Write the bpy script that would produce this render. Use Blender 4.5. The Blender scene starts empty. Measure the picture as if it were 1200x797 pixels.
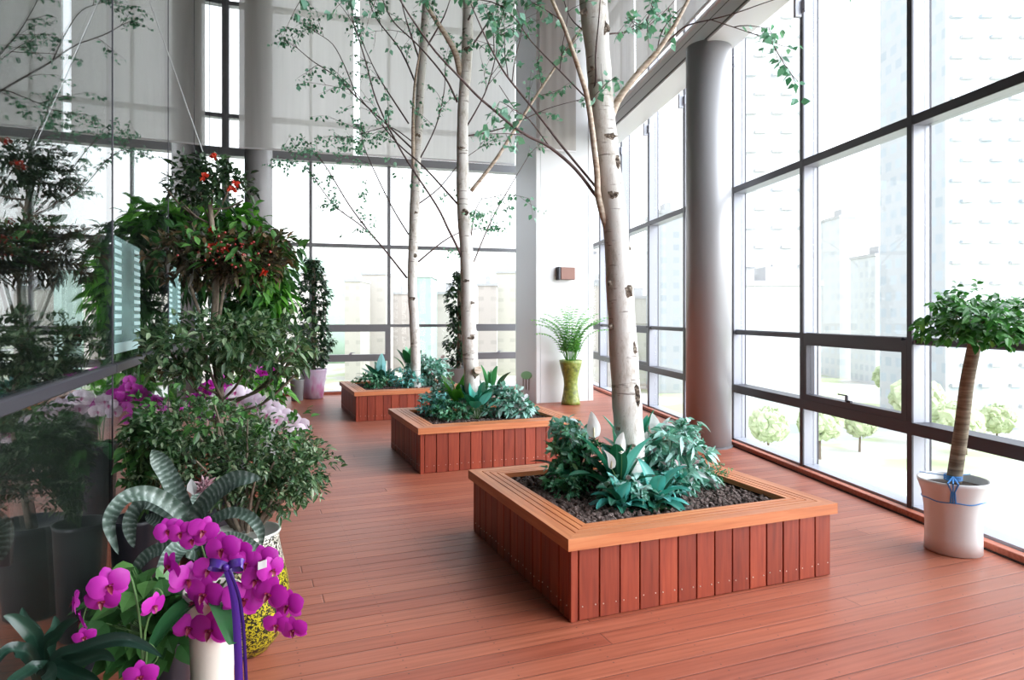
import bpy, math, random
from mathutils import Vector, Matrix, noise as mnoise
R = random.Random(11)
SC = bpy.context.scene
COL = SC.collection

# ------------------------------------------------------------------ camera, world, exposure
F, HZ, EYE = 790.0, 370.0, 1.6
cam_d = bpy.data.cameras.new('camera'); cam = bpy.data.objects.new('camera', cam_d); COL.objects.link(cam)
cam.location = (0, 0, EYE); cam.rotation_euler = (math.pi / 2, 0, 0)
cam_d.sensor_width = 36; cam_d.lens = F / 1200 * 36; cam_d.shift_y = -(398.5 - HZ) / 1200
cam_d.clip_end = 2000
SC.camera = cam
SC.view_settings.view_transform = 'Standard'; SC.view_settings.look = 'None'
SC.view_settings.gamma = 1.0; SC.view_settings.use_curve_mapping = False
SC.view_settings.exposure = -0.27
SKY = 2.6; SUNSIDE = 13.0
w = bpy.data.worlds.new('overcast_sky'); SC.world = w; w.use_nodes = True
nt = w.node_tree; bgn = nt.nodes['Background']
tc = nt.nodes.new('ShaderNodeTexCoord'); sx = nt.nodes.new('ShaderNodeSeparateXYZ')
cr = nt.nodes.new('ShaderNodeValToRGB')
nt.links.new(tc.outputs['Generated'], sx.inputs[0]); nt.links.new(sx.outputs['Z'], cr.inputs[0])
cr.color_ramp.elements[0].position = 0.0; cr.color_ramp.elements[0].color = (0.975, 0.975, 0.985, 1)
cr.color_ramp.elements[1].position = 0.7; cr.color_ramp.elements[1].color = (0.86, 0.92, 1.0, 1)
nt.links.new(cr.outputs[0], bgn.inputs['Color'])
# the cloud cover is thinner, and brighter, on the side where the sun stands
_n = nt.nodes.new('ShaderNodeVectorMath'); _n.operation = 'NORMALIZE'; nt.links.new(tc.outputs['Generated'], _n.inputs[0])
_d = nt.nodes.new('ShaderNodeVectorMath'); _d.operation = 'DOT_PRODUCT'; nt.links.new(_n.outputs[0], _d.inputs[0]); _d.inputs[1].default_value = Vector((.86, -.22, .46)).normalized()
_m = nt.nodes.new('ShaderNodeMath'); _m.operation = 'MAXIMUM'; nt.links.new(_d.outputs['Value'], _m.inputs[0]); _m.inputs[1].default_value = 0
_p = nt.nodes.new('ShaderNodeMath'); _p.operation = 'POWER'; nt.links.new(_m.outputs[0], _p.inputs[0]); _p.inputs[1].default_value = 3.0
_a = nt.nodes.new('ShaderNodeMath'); _a.operation = 'MULTIPLY_ADD'; nt.links.new(_p.outputs[0], _a.inputs[0]); _a.inputs[1].default_value = SUNSIDE; _a.inputs[2].default_value = SKY
nt.links.new(_a.outputs[0], bgn.inputs['Strength'])
SC.cycles.max_bounces = 10; SC.cycles.diffuse_bounces = 5; SC.cycles.glossy_bounces = 4
SC.cycles.transparent_max_bounces = 24; SC.cycles.caustics_reflective = False
SC.cycles.sample_clamp_indirect = 8.0

# ------------------------------------------------------------------ geometry helpers
def V(*a): return Vector(a)
def P(px, py, Y):                      # the point of the place at depth Y seen at a picture point
    return Vector(((px - 600) / F * Y, Y, EYE + (HZ - py) / F * Y))
def G(px, py, z=0.0):                  # the point at height z seen at a picture point
    Y = (EYE - z) * F / (py - HZ)
    return Vector(((px - 600) / F * Y, Y, z))

class MB:
    def __init__(s): s.v = []; s.f = []; s.uv = []; s.has_uv = False
    def face(s, idx, uv=None):
        s.f.append(tuple(idx)); s.uv.append(uv)
        if uv: s.has_uv = True
    def box(s, x0, x1, y0, y1, z0, z1, fr=None, bev=0.0):
        n = len(s.v)
        o, a, b = fr if fr else (V(0, 0, 0), V(1, 0, 0), V(0, 1, 0))
        def pt(x, y, z): return o + a * x + b * y + V(0, 0, z)
        if bev <= 0:
            for z in (z0, z1):
                for (x, y) in ((x0, y0), (x1, y0), (x1, y1), (x0, y1)): s.v.append(pt(x, y, z))
            for q in ((3, 2, 1, 0), (4, 5, 6, 7), (0, 1, 5, 4), (1, 2, 6, 5), (2, 3, 7, 6), (3, 0, 4, 7)):
                s.face([n + i for i in q])
        else:
            e = bev
            rings = [((x0 + e, x1 - e, y0 + e, y1 - e), z0), ((x0, x1, y0, y1), z0 + e), ((x0, x1, y0, y1), z1 - e), ((x0 + e, x1 - e, y0 + e, y1 - e), z1)]
            for (c, z) in rings:
                q0, q1, r0, r1 = c
                full = (c[0] == x0)
                if full:
                    for (x, y) in ((q0 + e, r0), (q1 - e, r0), (q1, r0 + e), (q1, r1 - e), (q1 - e, r1), (q0 + e, r1), (q0, r1 - e), (q0, r0 + e)): s.v.append(pt(x, y, z))
                else:
                    for (x, y) in ((q0, r0), (q1, r0), (q1, r0), (q1, r1), (q1, r1), (q0, r1), (q0, r1), (q0, r0)): s.v.append(pt(x, y, z))
            for k in range(3):
                for i in range(8):
                    j = (i + 1) % 8
                    s.face([n + k * 8 + i, n + k * 8 + j, n + (k + 1) * 8 + j, n + (k + 1) * 8 + i])
            s.face([n + i for i in (7, 5, 3, 1)]); s.face([n + 24 + i for i in (0, 2, 4, 6)])
        return s
    def tube(s, pts, rad, n=8, cap=True):
        pts = [Vector(p) for p in pts]
        m = len(pts)
        if not isinstance(rad, (list, tuple)): rad = [rad] * m
        base = len(s.v); L = 0; Ls = [0]
        for i in range(1, m): L += (pts[i] - pts[i - 1]).length; Ls.append(L)
        t0 = (pts[1] - pts[0]).normalized()
        ref = V(0, 0, 1) if abs(t0.z) < .9 else V(1, 0, 0)
        a = t0.cross(ref).normalized()
        for i in range(m):
            t = (pts[min(i + 1, m - 1)] - pts[max(i - 1, 0)])
            t = t.normalized() if t.length > 1e-9 else t0
            a = (a - t * a.dot(t)); a = a.normalized() if a.length > 1e-6 else t.orthogonal().normalized()
            b = t.cross(a)
            for k in range(n):
                an = 2 * math.pi * k / n
                s.v.append(pts[i] + (a * math.cos(an) + b * math.sin(an)) * rad[i])
        for i in range(m - 1):
            for k in range(n):
                k2 = (k + 1) % n
                s.face((base + i * n + k, base + i * n + k2, base + (i + 1) * n + k2, base + (i + 1) * n + k),
                       ((k / n, Ls[i]), ((k + 1) / n, Ls[i]), ((k + 1) / n, Ls[i + 1]), (k / n, Ls[i + 1])))
        if cap:
            s.face([base + k for k in reversed(range(n))]); s.face([base + (m - 1) * n + k for k in range(n)])
        return s
    def lathe(s, c, prof, n=40, closed=False):
        base = len(s.v); m = len(prof)
        for (r, z) in prof:
            for k in range(n):
                an = 2 * math.pi * k / n
                s.v.append(V(c[0] + r * math.cos(an), c[1] + r * math.sin(an), c[2] + z))
        for i in range(m - 1):
            for k in range(n):
                k2 = (k + 1) % n
                s.face((base + i * n + k, base + i * n + k2, base + (i + 1) * n + k2, base + (i + 1) * n + k))
        if prof[0][0] > 1e-5: s.face([base + k for k in reversed(range(n))])
        if prof[-1][0] > 1e-5: s.face([base + (m - 1) * n + k for k in range(n)])
        return s
    def leaf(s, p, d, up, L, W, fold=.25, droop=.3, seg=3, prof=None, cup=0):
        d = Vector(d).normalized(); up = Vector(up)
        side = d.cross(up); side = side.normalized() if side.length > 1e-4 else d.orthogonal().normalized()
        nn = side.cross(d).normalized()
        if prof is None: prof = [0.08, 1.0, .78, 0.0] if seg == 3 else ([.05, 1, 0] if seg == 2 else None)
        m = seg + 1; base = len(s.v)
        for i in range(m):
            t = i / seg
            c = p + d * (L * t) - V(0, 0, 1) * (droop * L * t * t) 
            wv = (prof[i] if prof else math.sin(math.pi * min(1, t * .92 + .06)) ** .8) * W / 2
            s.v.append(c - side * wv + nn * (wv * fold)); s.v.append(c); s.v.append(c + side * wv + nn * (wv * fold))
        for i in range(seg):
            a = base + i * 3; t0 = i / seg; t1 = (i + 1) / seg
            s.face((a, a + 1, a + 4, a + 3), ((0, t0), (.5, t0), (.5, t1), (0, t1)))
            s.face((a + 1, a + 2, a + 5, a + 4), ((.5, t0), (1, t0), (1, t1), (.5, t1)))
    def ribbon(s, pts, widths, up=None, fold=.3, side=None, thick=0.0):
        """a strap leaf along a curve; fold lifts the edges"""
        pts = [Vector(p) for p in pts]; m = len(pts); base = len(s.v); K = 5
        for i in range(m):
            t = (pts[min(i + 1, m - 1)] - pts[max(i - 1, 0)]).normalized()
            if side is not None: sd = side - t * side.dot(t)
            else:
                sd = t.cross(V(0, 0, 1) if up is None else up)
            sd = sd.normalized() if sd.length > 1e-4 else V(1, 0, 0)
            nn = sd.cross(t).normalized()
            if nn.z < 0 and side is None: pass
            for k in range(K):
                q = (k / (K - 1)) * 2 - 1
                s.v.append(pts[i] + sd * (q * widths[i] / 2) + nn * (fold * widths[i] / 2 * q * q))
        for i in range(m - 1):
            for k in range(K - 1):
                a = base + i * K + k
                s.face((a, a + 1, a + K + 1, a + K), ((k / 4, i / (m - 1)), ((k + 1) / 4, i / (m - 1)), ((k + 1) / 4, (i + 1) / (m - 1)), (k / 4, (i + 1) / (m - 1))))
    def blob(s, c, r, seed=0, amp=.3, lv=0, sc=(1, 1, 1), rot=None):
        base = len(s.v)
        vs, fs = (ICO0 if lv == 0 else ICO1)
        for v in vs:
            k = 1 + amp * mnoise.noise(Vector(v) * 1.3 + V(seed * 3.7, seed * 1.3, seed))
            q = V(v[0] * sc[0], v[1] * sc[1], v[2] * sc[2]) * (r * k)
            if rot: q = rot @ q
            s.v.append(Vector(c) + q)
        for f in fs: s.face([base + i for i in f])
        return s
    def build(s, name, mat, parent=None, smooth=False, **tags):
        org = ORG.get(parent.name, V(0, 0, 0)) if parent else tags.pop('org', V(0, 0, 0))
        me = bpy.data.meshes.new(name)
        me.from_pydata([tuple(v - org) for v in s.v], [], s.f)
        if s.has_uv:
            uvl = me.uv_layers.new(name='leaf')
            data = []
            for f, u in zip(s.f, s.uv):
                for j in range(len(f)): data += list(u[j]) if u else [0, 0]
            uvl.data.foreach_set('uv', data)
        for mm in (mat if isinstance(mat, (list, tuple)) else [mat]): me.materials.append(mm)
        if smooth: me.polygons.foreach_set('use_smooth', [True] * len(me.polygons))
        me.update()
        o = bpy.data.objects.new(name, me); COL.objects.link(o)
        if parent: o.parent = parent
        else: o.location = org
        ORG[o.name] = org
        return setp(o, **tags)

def _ico(lv):
    import bmesh
    bm = bmesh.new(); bmesh.ops.create_icosphere(bm, subdivisions=lv, radius=1)
    vs = [tuple(v.co) for v in bm.verts]; fs = [[v.index for v in f.verts] for f in bm.faces]; bm.free(); return vs, fs
ICO0, ICO1 = _ico(1), _ico(2)
ORG = {}
def setp(o, label=None, cat=None, group=None, kind=None):
    if label: o['label'] = label
    if cat: o['category'] = cat
    if group: o['group'] = group
    if kind: o['kind'] = kind
    return o
def thing(name, loc, label=None, cat=None, group=None, kind=None, parent=None):
    o = bpy.data.objects.new(name, None); COL.objects.link(o)
    o.location = Vector(loc); o.empty_display_size = .1
    ORG[o.name] = Vector(loc)
    return setp(o, label, cat, group, kind)
def smoothline(pts, k=4):
    pts = [Vector(p) for p in pts]; out = []
    n = len(pts)
    for i in range(n - 1):
        p0 = pts[max(i - 1, 0)]; p1 = pts[i]; p2 = pts[i + 1]; p3 = pts[min(i + 2, n - 1)]
        for j in range(k):
            t = j / k
            out.append(.5 * ((2 * p1) + (p2 - p0) * t + (2 * p0 - 5 * p1 + 4 * p2 - p3) * t * t + (3 * p1 - p0 - 3 * p2 + p3) * t ** 3))
    out.append(pts[-1]); return out
def lerp(a, b, t): return a + (b - a) * t
def taper(n, a, b): return [lerp(a, b, i / (n - 1)) for i in range(n)]
def rdir(r=R):
    while True:
        v = V(r.uniform(-1, 1), r.uniform(-1, 1), r.uniform(-1, 1))
        if .05 < v.length < 1: return v.normalized()

# ------------------------------------------------------------------ materials
def newmat(name):
    m = bpy.data.materials.new(name); m.use_nodes = True
    n = m.node_tree; b = n.nodes['Principled BSDF']; return m, n, b
def simple(name, c, rough=.5, metal=0.0, spec=.5):
    m, n, b = newmat(name); b.inputs['Base Color'].default_value = (*c, 1)
    b.inputs['Roughness'].default_value = rough; b.inputs['Metallic'].default_value = metal
    b.inputs['Specular IOR Level'].default_value = spec; return m
def N(n, t, **kw):
    x = n.nodes.new(t)
    for k, v in kw.items():
        if k.startswith('i_'): x.inputs[int(k[2:]) if k[2:].isdigit() else k[2:]].default_value = v
        else: setattr(x, k, v)
    return x
def ramp(n, fac, stops, interp='LINEAR'):
    r = n.nodes.new('ShaderNodeValToRGB'); r.color_ramp.interpolation = interp
    e = r.color_ramp.elements
    while len(e) < len(stops): e.new(.5)
    for i, (p, c) in enumerate(stops): e[i].position = p; e[i].color = (*c, 1)
    n.links.new(fac, r.inputs[0]); return r.outputs[0]
def mathn(n, op, a, b=None, c=None):
    x = n.nodes.new('ShaderNodeMath'); x.operation = op
    for i, q in enumerate((a, b, c)):
        if q is None: continue
        if isinstance(q, (int, float)): x.inputs[i].default_value = q
        else: n.links.new(q, x.inputs[i])
    return x.outputs[0]
def mixc(n, f, a, b, mode='MIX'):
    x = n.nodes.new('ShaderNodeMix'); x.data_type = 'RGBA'; x.blend_type = mode
    for s_, q in ((0, f), (6, a), (7, b)):
        if isinstance(q, (int, float)): x.inputs[s_].default_value = q
        elif isinstance(q, tuple): x.inputs[s_].default_value = (*q, 1)
        else: n.links.new(q, x.inputs[s_])
    return x.outputs[2]
def leafmat(name, stops, rough=.38, trans=.3, vein=None, tcol=None, spec=.5):
    m, n, b = newmat(name)
    g = N(n, 'ShaderNodeNewGeometry')
    c = ramp(n, g.outputs['Random Per Island'], stops)
    if vein:
        uv = N(n, 'ShaderNodeUVMap', uv_map='leaf'); s = N(n, 'ShaderNodeSeparateXYZ'); n.links.new(uv.outputs[0], s.inputs[0])
        d = mathn(n, 'ABSOLUTE', mathn(n, 'SUBTRACT', s.outputs[0], .5))
        k = ramp(n, d, [(0, (1, 1, 1)), (.09, (0, 0, 0))])
        c = mixc(n, mathn(n, 'MULTIPLY', k, .7), c, vein)
    n.links.new(c, b.inputs['Base Color']); b.inputs['Roughness'].default_value = rough
    b.inputs['Specular IOR Level'].default_value = spec
    t = N(n, 'ShaderNodeBsdfTranslucent'); 
    c2 = mixc(n, 1.0, c, tcol or (1.0, 1.25, .6), 'MULTIPLY'); n.links.new(c2, t.inputs[0])
    mx = N(n, 'ShaderNodeMixShader'); mx.inputs[0].default_value = trans
    n.links.new(b.outputs[0], mx.inputs[1]); n.links.new(t.outputs[0], mx.inputs[2])
    n.links.new(mx.outputs[0], n.nodes['Material Output'].inputs[0]); return m
def glassmat(name, tint=(1, 1, 1), boost=1.0):
    m, n, b = newmat(name); n.nodes.remove(b)
    t = N(n, 'ShaderNodeBsdfTransparent'); t.inputs[0].default_value = (*tint, 1)
    g = N(n, 'ShaderNodeBsdfGlossy'); g.inputs['Roughness'].default_value = 0.0; g.inputs[0].default_value = (1, 1, 1, 1)
    ge = N(n, 'ShaderNodeNewGeometry'); dt = N(n, 'ShaderNodeVectorMath', operation='DOT_PRODUCT')
    n.links.new(ge.outputs['Incoming'], dt.inputs[0]); n.links.new(ge.outputs['Normal'], dt.inputs[1])
    co = mathn(n, 'SUBTRACT', 1.0, mathn(n, 'ABSOLUTE', dt.outputs['Value']))
    k = mathn(n, 'MINIMUM', mathn(n, 'MULTIPLY', mathn(n, 'MULTIPLY_ADD', mathn(n, 'POWER', co, 5.0), .96, .04), boost), .93)
    mx = N(n, 'ShaderNodeMixShader'); n.links.new(k, mx.inputs[0]); n.links.new(t.outputs[0], mx.inputs[1]); n.links.new(g.outputs[0], mx.inputs[2])
    n.links.new(mx.outputs[0], n.nodes['Material Output'].inputs[0]); return m
def woodmat(name, base, dark, light, along='X', rough=.5, grain=1.0, island=True, weather=.0):
    m, n, b = newmat(name)
    tcn = N(n, 'ShaderNodeTexCoord'); mp = N(n, 'ShaderNodeMapping')
    s = {'X': (1.2, 22, 22), 'Z': (22, 22, 1.6)}[along]; mp.inputs['Scale'].default_value = s
    n.links.new(tcn.outputs['Object'], mp.inputs[0])
    no = N(n, 'ShaderNodeTexNoise'); no.inputs['Scale'].default_value = 1.8; no.inputs['Detail'].default_value = 6
    n.links.new(mp.outputs[0], no.inputs['Vector'])
    c = ramp(n, no.outputs[0], [(.25, dark), (.5, base), (.78, light)])
    g = N(n, 'ShaderNodeNewGeometry')
    v = ramp(n, g.outputs['Random Per Island'], [(0, (.78, .72, .70)), (.5, (1, 1, 1)), (1, (1.16, 1.18, 1.15))])
    if island: c = mixc(n, 1.0, c, v, 'MULTIPLY')
    n.links.new(c, b.inputs['Base Color']); b.inputs['Roughness'].default_value = rough
    bp = N(n, 'ShaderNodeBump'); bp.inputs['Strength'].default_value = .15 * grain; bp.inputs['Distance'].default_value = .004
    n.links.new(no.outputs[0], bp.inputs['Height']); n.links.new(bp.outputs[0], b.inputs['Normal'])
    return m

def deckmat():
    m, n, b = newmat('deck_boards')
    tcn = N(n, 'ShaderNodeTexCoord'); s = N(n, 'ShaderNodeSeparateXYZ'); n.links.new(tcn.outputs['Object'], s.inputs[0])
    x, y = s.outputs[0], s.outputs[1]
    BW = .125
    yv = mathn(n, 'DIVIDE', y, BW); row = mathn(n, 'FLOOR', yv); fy = mathn(n, 'FRACT', yv)
    wn = N(n, 'ShaderNodeTexWhiteNoise', noise_dimensions='1D'); n.links.new(row, wn.inputs['W'])
    xo = mathn(n, 'ADD', mathn(n, 'DIVIDE', x, 8.3), mathn(n, 'MULTIPLY', wn.outputs[0], 7.3))
    colx = mathn(n, 'FLOOR', xo); fx = mathn(n, 'FRACT', xo)
    cmb = N(n, 'ShaderNodeCombineXYZ'); n.links.new(row, cmb.inputs[0]); n.links.new(colx, cmb.inputs[1])
    w2 = N(n, 'ShaderNodeTexWhiteNoise', noise_dimensions='2D'); n.links.new(cmb.outputs[0], w2.inputs['Vector'])
    tone = ramp(n, w2.outputs[0], [(0, (.325, .078, .042)), (.35, (.36, .092, .049)), (.7, (.395, .108, .058)), (1, (.43, .125, .067))])
    mp = N(n, 'ShaderNodeMapping'); mp.inputs['Scale'].default_value = (.9, 26, 1); n.links.new(tcn.outputs['Object'], mp.inputs[0])
    off = N(n, 'ShaderNodeVectorMath', operation='ADD'); n.links.new(mp.outputs[0], off.inputs[0])
    c3 = N(n, 'ShaderNodeCombineXYZ'); n.links.new(mathn(n, 'MULTIPLY', w2.outputs[0], 37.0), c3.inputs[0]); n.links.new(c3.outputs[0], off.inputs[1])
    no = N(n, 'ShaderNodeTexNoise'); no.inputs['Scale'].default_value = 1.6; no.inputs['Detail'].default_value = 7; n.links.new(off.outputs[0], no.inputs['Vector'])
    gr = ramp(n, no.outputs[0], [(.25, (.68, .62, .6)), (.5, (1, 1, 1)), (.75, (1.2, 1.3, 1.35))])
    c = mixc(n, 1.0, tone, gr, 'MULTIPLY')
    n2 = N(n, 'ShaderNodeTexNoise'); n2.inputs['Scale'].default_value = .55; n2.inputs['Detail'].default_value = 3; n.links.new(tcn.outputs['Object'], n2.inputs['Vector'])
    wear = ramp(n, n2.outputs[0], [(.42, (0, 0, 0)), (.68, (.55, .55, .55))])
    c = mixc(n, wear, c, (.38, .148, .10))
    # nail heads: pairs at joist lines
    fj = mathn(n, 'FRACT', mathn(n, 'DIVIDE', x, .45)); dj = mathn(n, 'MULTIPLY', mathn(n, 'ABSOLUTE', mathn(n, 'SUBTRACT', fj, .5)), .45)
    dy = mathn(n, 'MULTIPLY', mathn(n, 'ABSOLUTE', mathn(n, 'SUBTRACT', mathn(n, 'ABSOLUTE', mathn(n, 'SUBTRACT', fy, .5)), .28)), BW)
    dd = mathn(n, 'SQRT', mathn(n, 'ADD', mathn(n, 'MULTIPLY', dj, dj), mathn(n, 'MULTIPLY', dy, dy)))
    nail = mathn(n, 'LESS_THAN', dd, .0045)
    c = mixc(n, mathn(n, 'MULTIPLY', nail, .75), c, (.07, .035, .03))
    # gaps
    ey = mathn(n, 'MULTIPLY', mathn(n, 'MINIMUM', fy, mathn(n, 'SUBTRACT', 1.0, fy)), BW)
    ex = mathn(n, 'MULTIPLY', mathn(n, 'MINIMUM', fx, mathn(n, 'SUBTRACT', 1.0, fx)), 8.3)
    e = mathn(n, 'MINIMUM', ey, ex)
    gap = mathn(n, 'LESS_THAN', e, .0022)
    c = mixc(n, mathn(n, 'MULTIPLY', gap, .72), c, (.05, .015, .01))
    n.links.new(c, b.inputs['Base Color'])
    h = ramp(n, e, [(0.0, (0, 0, 0)), (.006, (1, 1, 1))])
    hh = mathn(n, 'ADD', h, mathn(n, 'MULTIPLY', no.outputs[0], .25))
    bp = N(n, 'ShaderNodeBump'); bp.inputs['Strength'].default_value = .5; bp.inputs['Distance'].default_value = .004
    n.links.new(hh, bp.inputs['Height']); n.links.new(bp.outputs[0], b.inputs['Normal'])
    b.inputs['Roughness'].default_value = .42; b.inputs['Specular IOR Level'].default_value = .4
    return m
def barkmat(name='birch_bark'):
    m, n, b = newmat(name)
    tcn = N(n, 'ShaderNodeTexCoord')
    mp = N(n, 'ShaderNodeMapping'); mp.inputs['Scale'].default_value = (5, 5, 34); n.links.new(tcn.outputs['Object'], mp.inputs[0])
    a = N(n, 'ShaderNodeTexNoise'); a.inputs['Scale'].default_value = 1.3; a.inputs['Detail'].default_value = 4; n.links.new(mp.outputs[0], a.inputs['Vector'])
    mp2 = N(n, 'ShaderNodeMapping'); mp2.inputs['Scale'].default_value = (9, 9, 3.2); n.links.new(tcn.outputs['Object'], mp2.inputs[0])
    q = N(n, 'ShaderNodeTexNoise'); q.inputs['Scale'].default_value = 1.0; q.inputs['Detail'].default_value = 8; q.inputs['Roughness'].default_value = .75; n.links.new(mp2.outputs[0], q.inputs['Vector'])
    c = ramp(n, q.outputs[0], [(.3, (.26, .22, .18)), (.4, (.52, .48, .43)), (.5, (.70, .68, .65)), (.6, (.72, .71, .69)), (.75, (.56, .49, .42))])
    k = ramp(n, a.outputs[0], [(.31, (1, 1, 1)), (.37, (0, 0, 0))])
    c = mixc(n, mathn(n, 'MULTIPLY', k, .75), c, (.12, .09, .07))
    fl = N(n, 'ShaderNodeTexNoise'); fl.inputs['Scale'].default_value = 60; fl.inputs['Detail'].default_value = 3; n.links.new(tcn.outputs['Object'], fl.inputs['Vector'])
    k2 = ramp(n, fl.outputs[0], [(.66, (0, 0, 0)), (.74, (.6, .6, .6))])
    c = mixc(n, k2, c, (.25, .18, .12))
    n.links.new(c, b.inputs['Base Color']); b.inputs['Roughness'].default_value = .75
    bp = N(n, 'ShaderNodeBump'); bp.inputs['Strength'].default_value = .5; bp.inputs['Distance'].default_value = .01
    n.links.new(q.outputs[0], bp.inputs['Height']); n.links.new(bp.outputs[0], b.inputs['Normal']); return m
def noisemat(name, stops, scale=8, rough=.6, detail=4, bump=0.0, space='Object', sc=(1, 1, 1)):
    m, n, b = newmat(name); tcn = N(n, 'ShaderNodeTexCoord'); mp = N(n, 'ShaderNodeMapping'); mp.inputs['Scale'].default_value = sc
    n.links.new(tcn.outputs[space], mp.inputs[0])
    q = N(n, 'ShaderNodeTexNoise'); q.inputs['Scale'].default_value = scale; q.inputs['Detail'].default_value = detail; n.links.new(mp.outputs[0], q.inputs['Vector'])
    n.links.new(ramp(n, q.outputs[0], stops), b.inputs['Base Color']); b.inputs['Roughness'].default_value = rough
    if bump:
        bp = N(n, 'ShaderNodeBump'); bp.inputs['Strength'].default_value = bump; bp.inputs['Distance'].default_value = .01
        n.links.new(q.outputs[0], bp.inputs['Height']); n.links.new(bp.outputs[0], b.inputs['Normal'])
    return m
def facademat(name, wall, win, sx_, sz_, mortar=.3, off=.0):
    m, n, b = newmat(name); tcn = N(n, 'ShaderNodeTexCoord'); s = N(n, 'ShaderNodeSeparateXYZ'); n.links.new(tcn.outputs['Object'], s.inputs[0])
    c = N(n, 'ShaderNodeCombineXYZ'); n.links.new(mathn(n, 'ADD', s.outputs[0], s.outputs[1]), c.inputs[0]); n.links.new(s.outputs[2], c.inputs[1])
    br = N(n, 'ShaderNodeTexBrick'); br.offset = off; br.inputs['Scale'].default_value = 1
    br.inputs['Brick Width'].default_value = sx_; br.inputs['Row Height'].default_value = sz_; br.inputs['Mortar Size'].default_value = mortar
    br.inputs['Color1'].default_value = (*win, 1); br.inputs['Color2'].default_value = tuple(min(1, k * 1.22) for k in win) + (1,); br.inputs['Mortar'].default_value = (*wall, 1)
    n.links.new(c.outputs[0], br.inputs['Vector']); n.links.new(br.outputs[0], b.inputs['Base Color']); b.inputs['Roughness'].default_value = .7; return m
def fabricmat(name, c, trans):
    m, n, b = newmat(name); n.nodes.remove(b)
    tcn = N(n, 'ShaderNodeTexCoord'); mp = N(n, 'ShaderNodeMapping'); mp.inputs['Scale'].default_value = (14, 14, .6); n.links.new(tcn.outputs['Object'], mp.inputs[0])
    q = N(n, 'ShaderNodeTexNoise'); q.inputs['Scale'].default_value = 1; q.inputs['Detail'].default_value = 3; n.links.new(mp.outputs[0], q.inputs['Vector'])
    cc = mixc(n, 1.0, c, ramp(n, q.outputs[0], [(.3, (.93, .93, .93)), (.7, (1, 1, 1))]), 'MULTIPLY')
    d = N(n, 'ShaderNodeBsdfDiffuse'); t = N(n, 'ShaderNodeBsdfTranslucent'); n.links.new(cc, d.inputs[0]); n.links.new(cc, t.inputs[0])
    mx = N(n, 'ShaderNodeMixShader'); mx.inputs[0].default_value = trans
    n.links.new(d.outputs[0], mx.inputs[1]); n.links.new(t.outputs[0], mx.inputs[2])
    tr = N(n, 'ShaderNodeBsdfTransparent'); m2 = N(n, 'ShaderNodeMixShader'); m2.inputs[0].default_value = .09
    n.links.new(mx.outputs[0], m2.inputs[1]); n.links.new(tr.outputs[0], m2.inputs[2])
    n.links.new(m2.outputs[0], n.nodes['Material Output'].inputs[0]); return m
def bandmat():
    m, n, b = newmat('banded_silver_leaf')
    uv = N(n, 'ShaderNodeUVMap', uv_map='leaf'); s = N(n, 'ShaderNodeSeparateXYZ'); n.links.new(uv.outputs[0], s.inputs[0])
    tcn = N(n, 'ShaderNodeTexCoord'); q = N(n, 'ShaderNodeTexNoise'); q.inputs['Scale'].default_value = 60; q.inputs['Detail'].default_value = 5; n.links.new(tcn.outputs['Object'], q.inputs['Vector'])
    q2 = N(n, 'ShaderNodeTexNoise'); q2.inputs['Scale'].default_value = 14; n.links.new(tcn.outputs['Object'], q2.inputs['Vector'])
    vv = mathn(n, 'ADD', mathn(n, 'MULTIPLY', s.outputs[1], 120.0), mathn(n, 'MULTIPLY', q.outputs[0], 5.0))
    vv = mathn(n, 'ADD', vv, mathn(n, 'MULTIPLY', q2.outputs[0], 4.0))
    sn = mathn(n, 'MULTIPLY_ADD', mathn(n, 'SINE', vv), .5, .5)
    sn = mathn(n, 'ADD', mathn(n, 'MULTIPLY', sn, .42), mathn(n, 'MULTIPLY', q.outputs[0], .75))
    c = ramp(n, sn, [(.2, (.03, .055, .04)), (.5, (.065, .105, .08)), (.72, (.14, .19, .16)), (.95, (.36, .41, .39))])
    n.links.new(c, b.inputs['Base Color']); b.inputs['Roughness'].default_value = .4; return m
def mosaicmat():
    m, n, b = newmat('yellow_black_mosaic')
    tcn = N(n, 'ShaderNodeTexCoord'); q = N(n, 'ShaderNodeTexNoise'); q.inputs['Scale'].default_value = 62; q.inputs['Detail'].default_value = 1.5; q.inputs['Distortion'].default_value = 1.6
    n.links.new(tcn.outputs['Object'], q.inputs['Vector']); s = N(n, 'ShaderNodeSeparateXYZ'); n.links.new(tcn.outputs['Object'], s.inputs[0])
    k = ramp(n, q.outputs[0], [(.50, (0, 0, 0)), (.53, (1, 1, 1))])
    hz = ramp(n, s.outputs[2], [(.40, (.46, .40, .02)), (.44, (.62, .60, .5))])
    n.links.new(mixc(n, k, (.012, .012, .01), hz), b.inputs['Base Color']); b.inputs['Roughness'].default_value = .3; return m

M = {}
M['deck'] = deckmat()
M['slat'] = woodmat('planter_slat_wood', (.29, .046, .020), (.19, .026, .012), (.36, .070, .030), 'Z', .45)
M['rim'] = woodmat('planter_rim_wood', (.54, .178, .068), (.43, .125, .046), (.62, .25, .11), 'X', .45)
M['rimy'] = M['rim']
M['backing'] = simple('planter_backing', (.03, .012, .008), .8)
M['kerb'] = woodmat('kerb_wood', (.40, .11, .06), (.28, .07, .035), (.48, .16, .1), 'X', .5)
M['screw'] = simple('screw_steel', (.75, .7, .62), .35, .8)
M['gravel'] = noisemat('lava_stone', [(.3, (.04, .025, .022)), (.55, (.12, .08, .07)), (.75, (.32, .25, .23))], 30, .85, 4, .4)
M['soil'] = noisemat('soil', [(.3, (.03, .02, .015)), (.7, (.09, .06, .045))], 30, .9, 4, .5)
M['alu'] = simple('light_aluminium', (.34, .35, .40), .38, .2)
M['cap'] = simple('dark_frame_cap', (.045, .043, .055), .42, .2)
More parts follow.
